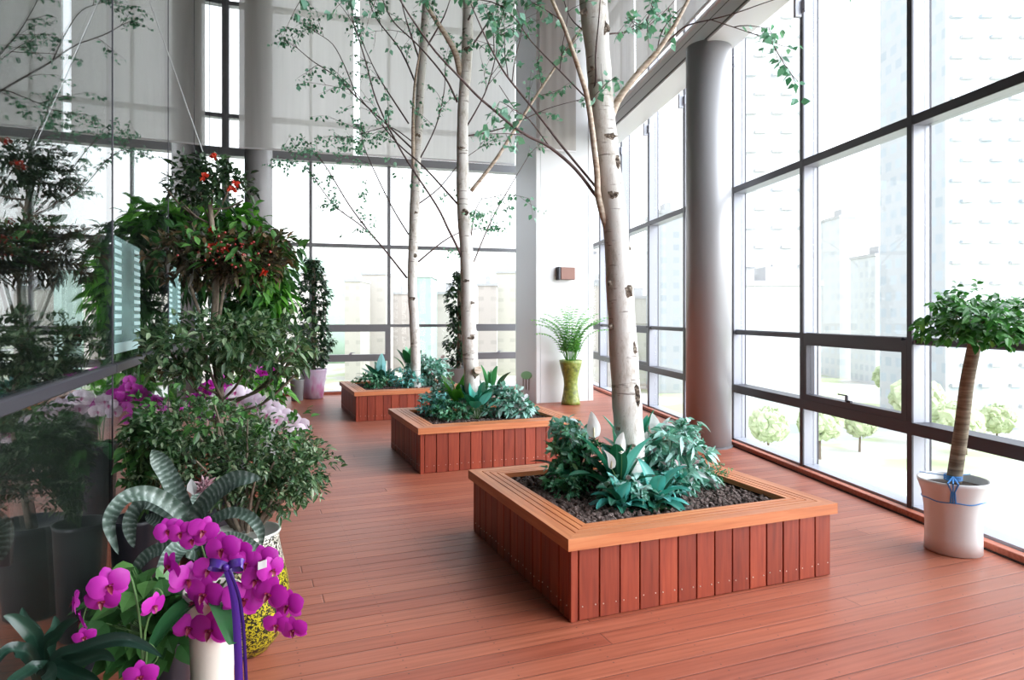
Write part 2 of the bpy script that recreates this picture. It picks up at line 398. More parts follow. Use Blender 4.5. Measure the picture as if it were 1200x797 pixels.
M['greyframe'] = simple('grey_frame', (.20, .20, .215), .45, .2)
M['glass'] = glassmat('window_glass', (.98, .99, .99), .35)
M['partglass'] = glassmat('partition_glass', (.86, .91, .90), 1.15)
M['white'] = simple('white_panel', (.74, .75, .77), .45)
M['pillar_side'] = simple('brushed_pillar_panel', (.66, .69, .76), .42, .1)
M['column'] = simple('grey_painted_column', (.36, .355, .37), .36, .12)
M['beam'] = simple('pale_steel_beam', (.80, .79, .82), .42, .05)
M['beamline'] = simple('beam_dark_line', (.12, .12, .13), .6)
M['ceil'] = simple('ceiling_paint', (.36, .355, .35), .8)
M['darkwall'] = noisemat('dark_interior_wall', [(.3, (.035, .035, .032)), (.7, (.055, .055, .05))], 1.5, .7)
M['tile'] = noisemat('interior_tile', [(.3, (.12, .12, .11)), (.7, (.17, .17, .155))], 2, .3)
M['blind'] = fabricmat('blind_fabric', (.70, .68, .67), .40)
M['blind2'] = fabricmat('blind_fabric_beige', (.60, .57, .55), .16)
M['bark'] = barkmat()
M['twig'] = noisemat('brown_twig', [(.3, (.05, .03, .03)), (.7, (.12, .075, .07))], 30, .7)
M['palebranch'] = noisemat('pale_branch', [(.3, (.34, .24, .16)), (.55, (.58, .49, .40)), (.75, (.66, .60, .52))], 14, .7, 4, .2, 'Object', (1, 1, 3))
M['scar'] = noisemat('dark_bark_scar', [(.35, (.04, .03, .025)), (.52, (.16, .12, .09)), (.66, (.50, .45, .38))], 45, .9, 5, .6)
M['birch'] = leafmat('birch_leaf', [(0, (.07, .19, .12)), (.4, (.13, .31, .22)), (.7, (.22, .45, .34)), (1, (.36, .58, .48))], .45, .35, None, (.9, 1.2, .8))
M['teal'] = leafmat('teal_broad_leaf', [(0, (.012, .06, .035)), (.3, (.03, .17, .11)), (.6, (.08, .42, .38)), (.8, (.28, .70, .74)), (1, (.45, .78, .85))], .3, .2, (.16, .38, .3), (.8, 1.2, .9))  # darkest and cyan stops put leaf shade and highlights into the colour
M['lily'] = leafmat('lily_leaf', [(0, (.008, .07, .035)), (.5, (.02, .18, .10)), (.85, (.06, .40, .32)), (1, (.18, .58, .52))], .28, .2, (.08, .3, .2), (.8, 1.2, .8))
M['paleteal'] = leafmat('pale_teal_leaf', [(0, (.025, .10, .06)), (.28, (.10, .34, .24)), (.5, (.34, .66, .58)), (.8, (.58, .80, .80)), (.92, (.5, .42, .46)), (1, (.40, .22, .24))], .35, .25, (.5, .6, .5), (.9, 1.1, .9))
M['fine'] = leafmat('fine_green_leaf', [(0, (.012, .06, .03)), (.4, (.04, .20, .10)), (.75, (.13, .42, .25)), (1, (.38, .66, .50))], .4, .3)
M['dark'] = leafmat('dark_leaf', [(0, (.012, .028, .015)), (.5, (.025, .06, .028)), (1, (.06, .12, .05))], .32, .18)
M['darktip'] = leafmat('dark_red_leaf', [(0, (.03, .02, .015)), (.5, (.05, .05, .025)), (1, (.16, .10, .05))], .35, .2)
M['mid'] = leafmat('mid_green_leaf', [(0, (.02, .07, .02)), (.5, (.05, .15, .04)), (1, (.12, .28, .07))], .33, .3)
M['variegated'] = leafmat('variegated_leaf', [(0, (.015, .04, .018)), (.4, (.04, .10, .04)), (.75, (.09, .17, .07)), (1, (.34, .42, .27))], .35, .22, (.25, .33, .18))
M['bright'] = leafmat('bright_green_leaf', [(0, (.04, .17, .02)), (.5, (.09, .30, .04)), (1, (.2, .5, .08))], .35, .4)
M['palm'] = leafmat('palm_leaf', [(0, (.05, .22, .03)), (.5, (.11, .36, .06)), (1, (.24, .52, .12))], .5, .2)
M['deep'] = leafmat('deep_green_leaf', [(0, (.012, .045, .014)), (.6, (.03, .10, .025)), (1, (.07, .20, .05))], .33, .3)
M['crown'] = leafmat('crown_leaf', [(0, (.02, .09, .02)), (.5, (.05, .19, .045)), (1, (.13, .36, .09))], .33, .3)
M['climber'] = leafmat('climber_leaf', [(0, (.008, .025, .012)), (.6, (.02, .06, .025)), (1, (.06, .13, .05))], .4, .15)
M['band'] = bandmat()
M['rosette'] = leafmat('dark_rosette_leaf', [(0, (.008, .03, .02)), (1, (.018, .055, .035))], .3, .08, (.03, .08, .055))
M['strap'] = leafmat('glossy_strap_leaf', [(0, (.02, .09, .03)), (1, (.05, .16, .06))], .22, .12)
M['magenta'] = leafmat('magenta_petal', [(0, (.40, .010, .32)), (.5, (.55, .02, .44)), (1, (.66, .06, .54))], .5, .35, None, (1.1, .7, 1.1))
M['lip'] = leafmat('dark_red_lip', [(0, (.12, .0, .03)), (1, (.30, .02, .05))], .4, .2, None, (1, 1, 1))
M['whitepetal'] = leafmat('pale_pink_petal', [(0, (.80, .70, .80)), (1, (.90, .86, .90))], .5, .35, None, (1, .92, 1))
M['pinklip'] = leafmat('pink_lip', [(0, (.5, .05, .25)), (1, (.6, .12, .35))], .4, .2, None, (1, 1, 1))
M['spathe'] = leafmat('white_spathe', [(0, (.8, .82, .82)), (1, (.88, .88, .88))], .45, .3, None, (1, 1, 1))
M['spadix'] = simple('cream_spadix', (.7, .66, .45), .6)
M['red'] = leafmat('red_flower', [(0, (.45, .02, .015)), (1, (.65, .07, .03))], .5, .3, None, (1.1, .7, .7))
M['redberry'] = simple('red_berry', (.28, .025, .02), .3)
M['stemgreen'] = simple('green_stem', (.08, .16, .05), .5)
M['whitepot'] = simple('white_glazed_pot', (.74, .72, .72), .25)
M['creampot'] = simple('cream_glazed_vase', (.78, .72, .64), .22)
M['blackpot'] = simple('black_plastic_pot', (.02, .02, .028), .35)
M['greypot'] = simple('grey_pot', (.25, .26, .26), .5)
M['mosaic'] = mosaicmat()
M['lilac'] = noisemat('lilac_swirl_wrap', [(.4, (.46, .34, .52)), (.55, (.62, .52, .66)), (.68, (.55, .20, .42))], 2.2, .35, 2, 0, 'Object', (3, 3, 1))
M['olive'] = noisemat('olive_glaze', [(.3, (.10, .12, .04)), (.55, (.24, .30, .05)), (.8, (.42, .42, .20))], 16, .35, 5, .4)
M['ribbon'] = simple('purple_satin_ribbon', (.07, .02, .24), .25)
M['blue'] = simple('blue_twine', (.05, .25, .62), .6)
M['brown'] = simple('brown_metal_box', (.20, .10, .08), .45, .3)
M['darkmetal'] = simple('dark_metal', (.05, .05, .06), .4, .4)
M['benchwood'] = simple('dark_bench_wood', (.06, .04, .03), .5)
M['tealstripe'] = simple('pale_teal_stripe', (.42, .62, .62), .5)
_f, _n, _b = newmat('clear_teal'); _b.inputs['Base Color'].default_value = (.30, .52, .50, 1); _b.inputs['Alpha'].default_value = .3; M['tealsheet'] = _f
M['wire'] = simple('steel_wire', (.5, .5, .5), .3, .8)
M['trunkdark'] = noisemat('grey_brown_trunk', [(.3, (.10, .07, .05)), (.7, (.24, .19, .14))], 25, .8, 4, .4)
M['palmtrunk'] = noisemat('ringed_trunk', [(.3, (.12, .09, .06)), (.5, (.20, .16, .11)), (.7, (.30, .25, .18))], 4, .8, 4, .6, 'Object', (1.5, 1.5, 14))
M['tag'] = simple('white_tag', (.8, .8, .8), .5)
M['tile_terracotta'] = simple('terracotta', (.42, .15, .09), .7)

# ------------------------------------------------------------------ frames of the place
uP, vP = V(.9305, .3663, 0), V(-.3663, .9305, 0)          # the planters and the boards
dR = V(-.144, .98958, 0); nR = V(.98958, .144, 0)          # right glass wall: along, outward
dB = V(.9615, .275, 0); nB = V(-.275, .9615, 0)            # end glass wall
def RW(Y): return V(4.003 - .1455 * Y, Y, 0)
def BW_(X): return V(X, 14.774 + .286 * X, 0)
dG = V(-.3429, .9394, 0); nG = V(-.9394, -.3429, 0)        # left glass partition
def GW(Y): return V(-.794 - .365 * Y, Y, 0)
CEIL = 8.6
def quad(name, pts, mat, **tags):
    m = MB(); m.v = [Vector(p) for p in pts]; m.face(list(range(len(pts)))); return m.build(name, mat, **tags)

# ------------------------------------------------------------------ setting: floor, walls, ceiling
corner = V(1.86, 15.31, 0)
def floor_slab():
    ang = math.atan2(uP.y, uP.x)
    pts = [GW(-5) , RW(-5) + nR * .02, corner + V(.1, .1, 0), BW_(-5.60) + nB * .1]
    rot = Matrix.Rotation(-ang, 4, 'Z')
    m = MB()
    for z in (-.12, 0):
        for p in pts: m.v.append(rot @ (p + V(0, 0, z)))
    m.face((3, 2, 1, 0)); m.face((4, 5, 6, 7))
    for i in range(4): j = (i + 1) % 4; m.face((i, j, 4 + j, 4 + i))
    o = m.build('floor', M['deck'], kind='structure'); o.rotation_euler.z = ang
floor_slab()
def slab(name, pts, z0, z1, mat, **t):
    m = MB(); n = len(pts)
    for z in (z0, z1):
        for p in pts: m.v.append(Vector((p[0], p[1], z)))
    m.face(list(reversed(range(n)))); m.face(list(range(n, 2 * n)))
    for i in range(n): j = (i + 1) % n; m.face((i, j, n + j, n + i))
    return m.build(name, mat, **t)
INT = 4.2
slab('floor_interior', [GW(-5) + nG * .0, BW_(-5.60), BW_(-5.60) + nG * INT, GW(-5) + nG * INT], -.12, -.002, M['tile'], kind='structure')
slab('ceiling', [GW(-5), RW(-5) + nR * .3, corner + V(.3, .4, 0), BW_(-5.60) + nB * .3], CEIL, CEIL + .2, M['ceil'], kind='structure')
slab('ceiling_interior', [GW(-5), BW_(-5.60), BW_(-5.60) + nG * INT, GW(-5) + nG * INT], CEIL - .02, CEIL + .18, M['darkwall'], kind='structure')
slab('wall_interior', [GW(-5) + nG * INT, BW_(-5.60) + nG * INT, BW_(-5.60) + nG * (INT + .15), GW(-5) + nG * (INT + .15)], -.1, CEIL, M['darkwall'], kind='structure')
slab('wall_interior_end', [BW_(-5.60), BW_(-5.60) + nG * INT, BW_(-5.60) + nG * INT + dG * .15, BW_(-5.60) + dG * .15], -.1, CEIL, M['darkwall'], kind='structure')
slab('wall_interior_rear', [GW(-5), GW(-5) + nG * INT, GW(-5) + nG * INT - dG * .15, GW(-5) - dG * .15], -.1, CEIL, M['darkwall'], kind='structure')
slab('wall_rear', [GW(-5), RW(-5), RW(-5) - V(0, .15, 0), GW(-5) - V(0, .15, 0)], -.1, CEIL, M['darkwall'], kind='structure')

# ------------------------------------------------------------------ right glass wall
FR = (RW(5.406), dR, nR)
STEP = 1.515 / .98958
def right_bay(i, idx):
    s0 = STEP * i; s1 = s0 + STEP
    w = thing('window_%d' % idx, RW(5.406) + dR * s0, kind='structure')
    opening = (i % 2 == 0) and i != -2
    def bx(nm, a0, a1, b0, b1, z0, z1, mat, par=w, bev=0): return MB().box(a0, a1, b0, b1, z0, z1, FR, bev).build(nm, M[mat], par)
    bx('mullion', s0 - .0, s0 + .055, .004, .165, 0, CEIL, 'alu'); bx('mullion_cap', s0 - .001, s0 + .056, -.012, .004, 0, CEIL, 'cap')
    bx('gasket', s0 - .004, s0, .150, .162, 0, CEIL, 'cap')
    for (z0, z1) in ((3.13, 3.205), (5.52, 5.60), (7.68, 7.76)):
        bx('transom', s0 + .055, s1, .0, .165, z0, z1 - .002, 'alu'); bx('transom_cap', s0 + .055, s1, -.010, .0, z0, z1, 'cap')
    bx('transom', s0 + .056, s1, .01, .09, 1.365, 1.425, 'cap', bev=.012)
    bx('transom', s0 + .0, s1 + .0, -.016, .165, .645, .742, 'cap')
    bx('sill', s0 + .055, s1, .0, .17, .0, .07, 'alu')
    MB().box(s0 + .055, s1, .10, .112, .07, .655, FR).build('pane', M['glass'], w)
    if opening:
        sash = bx('sash_frame', s0 + .06, s0 + .12, -.01, .08, .74, 1.40, 'cap')
        m = MB(); m.box(s0 + .12, s1 - .06, -.01, .08, 1.30, 1.42, FR); m.box(s0 + .12, s1 - .06, -.01, .08, .742, .80, FR); m.box(s1 - .06, s1, -.01, .08, .742, 1.42, FR)
        m.build('sash_rail', M['cap'], w)
        m = MB(); c = s0 + STEP * .5; m.box(c - .03, c + .03, -.04, -.01, .80, .825, FR, .004); m.box(c + .0, c + .025, -.055, -.03, .81, .87, FR, .006); m.box(c - .0, c + .14, -.05, -.038, .862, .874, FR, .004)
        m.build('handle', M['darkmetal'], w)
        MB().box(s0 + .12, s1 - .06, .03, .042, .80, 1.30, FR).build('pane', M['glass'], w)
    else:
        MB().box(s0 + .055, s1, .10, .112, .74, 1.365, FR).build('pane', M['glass'], w)
    for (a, b) in ((1.425, 3.13), (3.205, 5.52), (5.60, 7.68), (7.76, CEIL)):
        MB().box(s0 + .055, s1, .10, .112, a, b, FR).build('pane', M['glass'], w)
    # glazing bracket under the beam
    m = MB(); m.box(s0 - .06, s0 + .06, -.03, -.012, 4.70, 4.84, FR, .004); m.box(s0 - .012, s0 + .03, -.10, -.03, 4.66, 4.87, FR, .004); m.build('bracket', M['alu'], w)
    m = MB()
    for a in (-.045, .045):
        for z in (4.725, 4.815): m.box(s0 + a - .007, s0 + a + .007, -.037, -.03, z - .007, z + .007, FR)
    m.build('bracket_bolt', M['darkmetal'], w)
n = 1
for i in range(-7, 7):
    if i == 6:
        pass
    right_bay(i, n); n += 1
MB().box(STEP * -7, STEP * 6.9, -.085, -.014, .006, .052, FR, .004).build('trim_1', M['kerb'], kind='structure')
MB().box(STEP * -7, STEP * 6.9, -.10, -.014, 0, .006, FR).build('trim_2', M['backing'], kind='structure')

# long steel beam over the columns, set just inside the glass
bs0, bs1 = STEP * -7, STEP * 5.0
bt = thing('trim_3', RW(5.406) + nR * -.3, kind='structure')
MB().box(bs0, bs1, -.50, -.09, 4.88, 5.0, FR).build('beam_soffit', M['beam'], bt)
MB().box(bs0, bs1, -.47, -.44, 5.0, 5.22, FR).build('beam_web', M['beam'], bt)
MB().box(bs0, bs1, -.50, -.40, 5.22, 5.26, FR).build('beam_flange', M['beam'], bt)
MB().box(bs0, bs1, -.505, -.498, 4.905, 4.925, FR).build('beam_joint', M['beamline'], bt)  # thin dark strip along the beam face
MB().box(bs0, bs1, -.505, -.50, 5.10, 5.108, FR).build('beam_joint', M['beamline'], bt)

# ------------------------------------------------------------------ end glass wall
FB = (BW_(-4.066), dB, nB); SB = 1.506 / .9615
def back_bay(i, idx, last=False):
    s0 = SB * i; s1 = s0 + SB
    w = thing('window_%d' % idx, BW_(-4.066) + dB * s0, kind='structure')
    def bx(nm, a0, a1, b0, b1, z0, z1, mat, bev=0): return MB().box(a0, a1, b0, b1, z0, z1, FB, bev).build(nm, M[mat], w)
    bx('mullion', s0 - .03, s0 + .03, 0, .15, 0, CEIL, 'greyframe')
    for (z0, z1) in ((3.00, 3.07), (5.47, 5.55), (7.68, 7.76)): bx('transom', s0 + .03, s1 - .03, 0, .15, z0, z1, 'greyframe')
    bx('transom', s0 + .03, s1 - .03, .0, .12, 1.36, 1.42, 'greyframe')
    bx('sill', s0 + .03, s1 - .03, 0, .16, 0, .06, 'alu')
    MB().box(s0 + .03, s1 - .03, .08, .09, 1.42, 3.0, FB).build('pane', M['glass'], w)
    for (a, b) in ((3.07, 4.71), (4.87, 5.47), (5.55, 7.68), (7.76, CEIL)): MB().box(s0 + .03, s1 - .03, .08, .09, a, b, FB).build('pane', M['glass'], w)
    if i in (0, 2, -1):
        bx('transom', s0 + .03, s1 - .03, -.01, .14, .66, .80, 'greyframe')
        m = MB(); m.box(s0 + .03, s1 - .03, -.01, .06, 1.27, 1.36, FB); m.box(s0 + .03, s0 + .08, -.01, .06, .80, 1.27, FB); m.box(s1 - .08, s1 - .03, -.01, .06, .80, 1.27, FB); m.build('sash_frame', M['greyframe'], w)
        c = (s0 + s1) / 2; m = MB(); m.box(c - .03, c + .03, -.04, -.01, .80, .83, FB, .004); m.box(c - .01, c + .09, -.05, -.03, .83, .845, FB, .004); m.build('handle', M['alu'], w)
        MB().box(s0 + .08, s1 - .08, .02, .03, .80, 1.27, FB).build('pane', M['glass'], w)
        MB().box(s0 + .03, s1 - .03, .08, .09, .06, .66, FB).build('pane', M['glass'], w)
    else:
        MB().box(s0 + .03, s1 - .03, .08, .09, .06, 1.36, FB).build('pane', M['glass'], w)
for i in range(-2, 4):
    if i == -2: continue
    back_bay(i, n); n += 1
MB().box(SB * -1.1, SB * 3.9, -.06, .0, 0, .05, FB).build('trim_4', M['kerb'], kind='structure')
m = MB(); m.box(SB * -1.18, SB * 3.85, -.10, .12, 4.71, 4.87, FB); m.build('trim_5', M['greyframe'], kind='structure')

# ------------------------------------------------------------------ white pillar in the corner
PL = thing('wall_pillar', (.45, 12.31, 0), kind='structure')
FPi = (V(.44, 12.31, 0), uP, vP)
MB().box(0, 1.17, .012, 1.0, 0, CEIL, FPi).build('pillar_core', M['pillar_side'], PL)
MB().box(.0, .075, -.012, .012, 0, CEIL, FPi).build('corner_strip', M['white'], PL)
MB().box(.085, 1.06, -.008, .012, 0, CEIL, FPi).build('front_panel', M['white'], PL)
MB().box(1.07, 1.17, -.012, .012, 0, CEIL, FPi).build('corner_strip', M['white'], PL)

# ------------------------------------------------------------------ round columns
def column(c, r, lab, top=4.90):
    t = thing(lab, c, kind='structure')
    MB().lathe(c, [(r, 0), (r, top)], 56).build('shaft', M['column'], t, smooth=True)
    MB().lathe(c, [(r + .012, 0), (r + .012, .02), (r, .022)], 56).build('base_ring', M['greyframe'], t)
    return t
column(V(2.42, 8.3, 0), .272, 'trim_6')
column(V(-4.80, 12.77, 0), .25, 'trim_7', CEIL)

# ------------------------------------------------------------------ left glass partition
FG = (GW(3.488), dG, nG)
joints = [-8.5, -6.38, -4.25, -2.12, 0.0, 2.12, 4.24, 6.36, 8.48, 10.27]
for k in range(len(joints) - 1):
    s0, s1 = joints[k], joints[k + 1]
    w = thing('window_%d' % n, GW(3.488) + dG * s0, kind='structure'); n += 1
    MB().box(s0 + .006, s1 - .006, 0, .012, 1.35, CEIL - .02, FG).build('pane', M['partglass'], w)
    MB().box(s0 + .006, s1 - .006, 0, .012,   .03, 1.30, FG).build('pane', M['partglass'], w)
    MB().box(s0, s1, -.02, .05, 1.30, 1.35, FG, .006).build('transom', M['cap'], w)
    MB().box(s0, s1, -.02, .04, 0.0, .03, FG).build('floor_channel', M['cap'], w)
    MB().box(s0 - .006, s0 + .006, -.003, .015, .03, CEIL - .02, FG).build('joint_seal', M['cap'], w)
    wS = .78 if s0 > -1 else .42
    m = MB(); m.box(s0 + .02, s0 + wS, -.0042, -.0028, 1.40, 2.02, FG); m.build('teal_sheet', M['tealsheet'], w)  # see-through teal sheet laid over part of the pane
    m = MB(); m.box(s0 + .02, s0 + wS, -.0062, -.0048, 1.40, 1.455, FG)
    for j in range(12):
        m.box(s0 + .03, s0 + .03 + wS * .22, -.0062, -.0048, 1.50 + j * .043, 1.522 + j * .043, FG); m.box(s0 + wS * .74, s0 + wS, -.0062, -.0048, 1.50 + j * .043, 1.522 + j * .043, FG)
    m.build('pale_stripes', M['tealstripe'], w)  # pale dashes and a band set on the teal sheet

# ------------------------------------------------------------------ roller blinds
FBl = (V(0, 13.75, 0), V(.9615, .275, 0), V(-.275, .9615, 0))
def blind(name, fr, a0, a1, z0, z1, lab, grp=None, mat='blind'):
    mid = fr[0] + fr[1] * ((a0 + a1) / 2)
    t = thing('roller_blind', mid + V(0, 0, z0), lab, 'blind', grp)
    m = MB(); nn = 14
    base = len(m.v)
    for i in range(nn + 1):
        a = lerp(a0, a1, i / nn); d = .012 * math.sin(i * 1.7 + a)
        for (q, z) in ((0, z0), (d, (z0 + z1) / 2), (0, z1)): m.v.append(fr[0] + fr[1] * a + fr[2] * q + V(0, 0, z))
    for i in range(nn):
        for j in range(2): b_ = i * 3 + j; m.face((b_, b_ + 3, b_ + 4, b_ + 1))
    m.build('fabric', M[mat], t, smooth=True)
    MB().box(a0, a1, -.012, .012, z0 - .02, z0 + .012, fr, .004).build('bottom_bar', M['beam'], t)
    MB().tube([fr[0] + fr[1] * a0 + V(0, 0, z1 + .03), fr[0] + fr[1] * a1 + V(0, 0, z1 + .03)], .035, 12).build('roller', M['alu'], t)
k = 1 / .9615
blind('b', FBl, -4.99 * k, -3.03 * k, 4.68, CEIL - .1, 'narrower pale roller blind hanging in front of the grey column on the end wall')
blind('b', FBl, -2.92 * k, .06 * k, 4.69, CEIL - .1, 'wide pale roller blind on the end wall, reaching to the pillar')
FRb = (RW(5.406) - nR * .53, dR, nR)
rb = [(-9.2, -5.9), (-5.8, -2.2), (-2.1, .75), (.85, 3.62), (3.68, 5.25), (5.33, 7.3)]
labs = ['beige blind above the steel beam, farthest behind the viewer', 'beige blind above the steel beam, behind the viewer by the first bays', 'beige blind above the steel beam over the potted tree', 'beige roller blind above the steel beam, nearest one in view',
        'beige roller blind above the beam, right of the bright slit beside the front birch', 'beige roller blind above the beam, between the front birch and the pillar']
for (a, b_), l_ in zip(rb, labs):
    if b_ > 0.7: blind('b', FRb, a, b_, 5.30, CEIL - .1, l_, None, 'blind2')
blind('b', (V(.44, 12.31, 0) - vP * .10, uP, vP), .03, .76, 4.64, CEIL - .1, 'beige roller blind hanging down the front of the white pillar', None, 'blind2')

# ------------------------------------------------------------------ outside: ground, city
def outside():
    gz = -18.0
    q = noisemat('hazed_ground', [(.40, (.54, .54, .51)), (.50, (.50, .50, .45)), (.56, (.42, .47, .29))], .06, .9, 3)  # ground tones washed out, with the haze mixed into the colour
    slab('ground_outside', [(-600, 18, 0), (600, 18, 0), (600, 900, 0), (-600, 900, 0)][::1], gz - .5, gz, q, kind='structure')
    slab('ground_outside', [(6, -60, 0), (600, -60, 0), (600, 18, 0), (6, 18, 0)], gz - .5, gz, q, kind='structure')
    m = MB(); a = V(20, 150, 0)
    slab('road_outside', [(40, 100, 0), (260, 200, 0), (255, 216, 0), (36, 113, 0)], gz, gz + .05, simple('pale_asphalt', (.42, .42, .42), .9), kind='structure')
    def bld(px0, px1, pytop, Y, lab, wall, win, sx_=3.2, sz_=3.2, mortar=.9, depth=14, off=0, steps=None, bays=0):
        x0 = (px0 - 600) / F * Y; x1 = (px1 - 600) / F * Y; top = EYE + (HZ - pytop) / F * Y
        t = thing('apartment_building', ((x0 + x1) / 2, Y, gz), lab, 'building')
        fm = facademat('facade_%d' % int(px0), wall, win, sx_, sz_, mortar, off)  # haze is put into the colours: windows paled close to the wall tone
        m = MB(); m.box(x0, x1, Y, Y + depth, gz, top); 
        if bays:
            for zz in range(int((top - gz) / 3.4)):
                for bb in range(bays):
                    xa = lerp(x0, x1, (bb + (.5 if zz % 2 else .15)) / bays); m.box(xa, xa + (x1 - x0) / bays * .42, Y - .7, Y + .01, gz + zz * 3.4 + 1, gz + zz * 3.4 + 1.5)
        m.build('tower_wall', fm, t)
        rm = MB(); rm.box(x0 - .3, x1 + .3, Y - .3, Y + depth + .3, top, top + .8); rm.box(lerp(x0, x1, .4), lerp(x0, x1, .65), Y + 3, Y + 8, top + .8, top + 3.2)
        rm.build('roof', simple('roof_grey', (.42, .42, .43), .8), t)
    pale = (.47, .48, .50)
    bld(1108, 1420, -420, 112, 'tall pale tower with staggered window bays filling the right-hand window', (.54, .55, .57), (.44, .48, .52), 3.4, 3.1, .75, 20, .5, bays=9)
    bld(868, 962, -60, 120, 'slim pale tower seen between the column and the next bays', (.54, .55, .56), (.48, .50, .53), 4, 4, 1.2, 14, bays=3)
    bld(984, 1003, 255, 210, 'thin distant tower, the taller of the two through the middle bay', (.53, .53, .54), (.45, .47, .50), 4, 3.4, .8)
    bld(1026, 1052, 300, 190, 'squat distant block, the shorter of the two through the middle bay', (.52, .53, .54), (.43, .45, .48), 3, 3, .7)
    bld(868, 962, 335, 105, 'low white block with dark ground-floor openings behind the street trees', (.52, .53, .53), (.40, .45, .44), 6, 4, 1.3)
    bld(770, 800, 250, 170, 'tower behind the round column, left side', pale, (.38, .41, .45))
    xs = [(322, 352, 338, 'pale pink block at the far left of the end wall skyline'), (352, 366, 320, 'thin beige tower beside the left mullion of the end wall'), (404, 422, 330, 'low beige block right of the green hill'),
          (424, 452, 322, 'pinkish block left of the rear birch'), (458, 482, 345, 'low pale block behind the rear birch'), (488, 505, 325, 'pale green tower right of the rear birch'),
          (508, 540, 345, 'long beige block left of the middle birch'), (560, 582, 335, 'cream block right of the middle birch'), (582, 606, 320, 'cream tower beside the corner pillar'), (250, 300, 335, 'beige block behind the grey column'),
          (690, 716, 335, 'pale block seen right of the corner pillar'), (730, 770, 350, 'low pale block behind the front birch')]
    for i, (a, b_, c, l) in enumerate(xs):
        wl = [(.50, .46, .42), (.48, .43, .40), (.50, .48, .42)][i % 3]
        if 'green' in l and 'tower' in l: wl = (.34, .44, .40)
        bld(a, b_, c, 170 + 17 * (i % 5), l, wl, tuple(x * .84 for x in wl), 4, 3.3, 1.1)
    m = MB(); m.lathe((-95, 330, gz), [(60, 0), (52, 18), (38, 34), (20, 44), (4, 48), (.0, 48.2)], 24)
    m.build('hill', noisemat('hill_green', [(.3, (.22, .31, .24)), (.7, (.30, .38, .31))], .1, .9), kind='structure', smooth=True)
    # street trees
    tr = MB(); tr.tube([(0, 0, 0), (.05, 0, 1.5), (0, .05, 3.0)], [.16, .13, .1], 7)
    cr_ = MB()
    for j in range(9):
        a = j * 2.4; cr_.blob((1.0 * math.cos(a) * (j > 0), 1.0 * math.sin(a) * (j > 0), 3.6 + .5 * math.sin(j * 1.9)), 1.15, j, .5, 1)
    for j in range(150):
        d = rdir(); cr_.blob((d.x * 1.9, d.y * 1.9, 3.6 + d.z * 1.5), R.uniform(.22, .5), j, .9, 0)
    proto = None
    tm = noisemat('hazed_tree_leaf', [(.3, (.36, .43, .25)), (.7, (.50, .55, .37))], 1.2, .9, 4, 1.0)  # crown colour paled to stand in for haze
    spots = [(42, 92, 1.3, 'leftmost street tree below the low white block'), (50, 97, 1.1, 'second street tree from the column'), (58, 88, 1.4, 'street tree in front of the low block, middle of its row'),
             (64, 95, 1.0, 'small street tree seen through the opening window'), (62, 103, 1.7, 'tallest street tree, seen through the opening window'), (72, 100, 1.1, 'street tree behind the window handle'),
             (77, 90, 1.2, 'street tree left of the potted tree crown'), (88, 84, 1.3, 'street tree right of the potted tree trunk'), (94, 80, 1.2, 'rightmost street tree under the tall tower'),
             (35, 92, 1.2, 'street tree seen past the right edge of the column'), (84, 150, 1.5, 'far street tree beyond the road')]
    for (x, y, s_, l) in spots:
        t = thing('street_tree', (x, y, gz), l, 'tree', 'street trees below the windows')
        if proto is None:
            a = tr.build('trunk', M['trunkdark'], None); b2 = cr_.build('crown', tm, None); a.parent = t; b2.parent = t; proto = (a, b2)
        else:
            for q_ in proto: c_ = q_.copy(); COL.objects.link(c_); c_.parent = t
        t.scale = (s_, s_, s_ * 1.1); t.rotation_euler.z = x
    cp = simple('car_paint', (.55, .55, .57), .3)
    for i, (x, y, l) in enumerate([(112, 146, 'silver car farthest left on the road below'), (118, 149, 'silver car in the middle of three on the road below'), (124, 151.5, 'silver car nearest the window edge on the road below')]):
        t = thing('car', (x, y, gz + .05), l, 'car', 'parked cars on the road below')
        f = (V(x, y, gz + .05), V(.91, .41, 0), V(-.41, .91, 0))
        m = MB(); m.box(-2.1, 2.1, -.85, .85, .3, .85, f, .12); m.build('body', cp, t)
        m = MB(); m.box(-1.2, 1.1, -.75, .75, .85, 1.4, f, .15); m.build('cabin', M['darkmetal'], t)
        for (a, b_) in ((-1.3, -.8), (1.3, -.8), (-1.3, .8), (1.3, .8)):
            m = MB(); c0 = f[0] + f[1] * a + f[2] * b_ + V(0, 0, .32); m.tube([c0 - f[2] * .1, c0 + f[2] * .1], .32, 14); m.build('wheel', M['blackpot'], t)
outside()

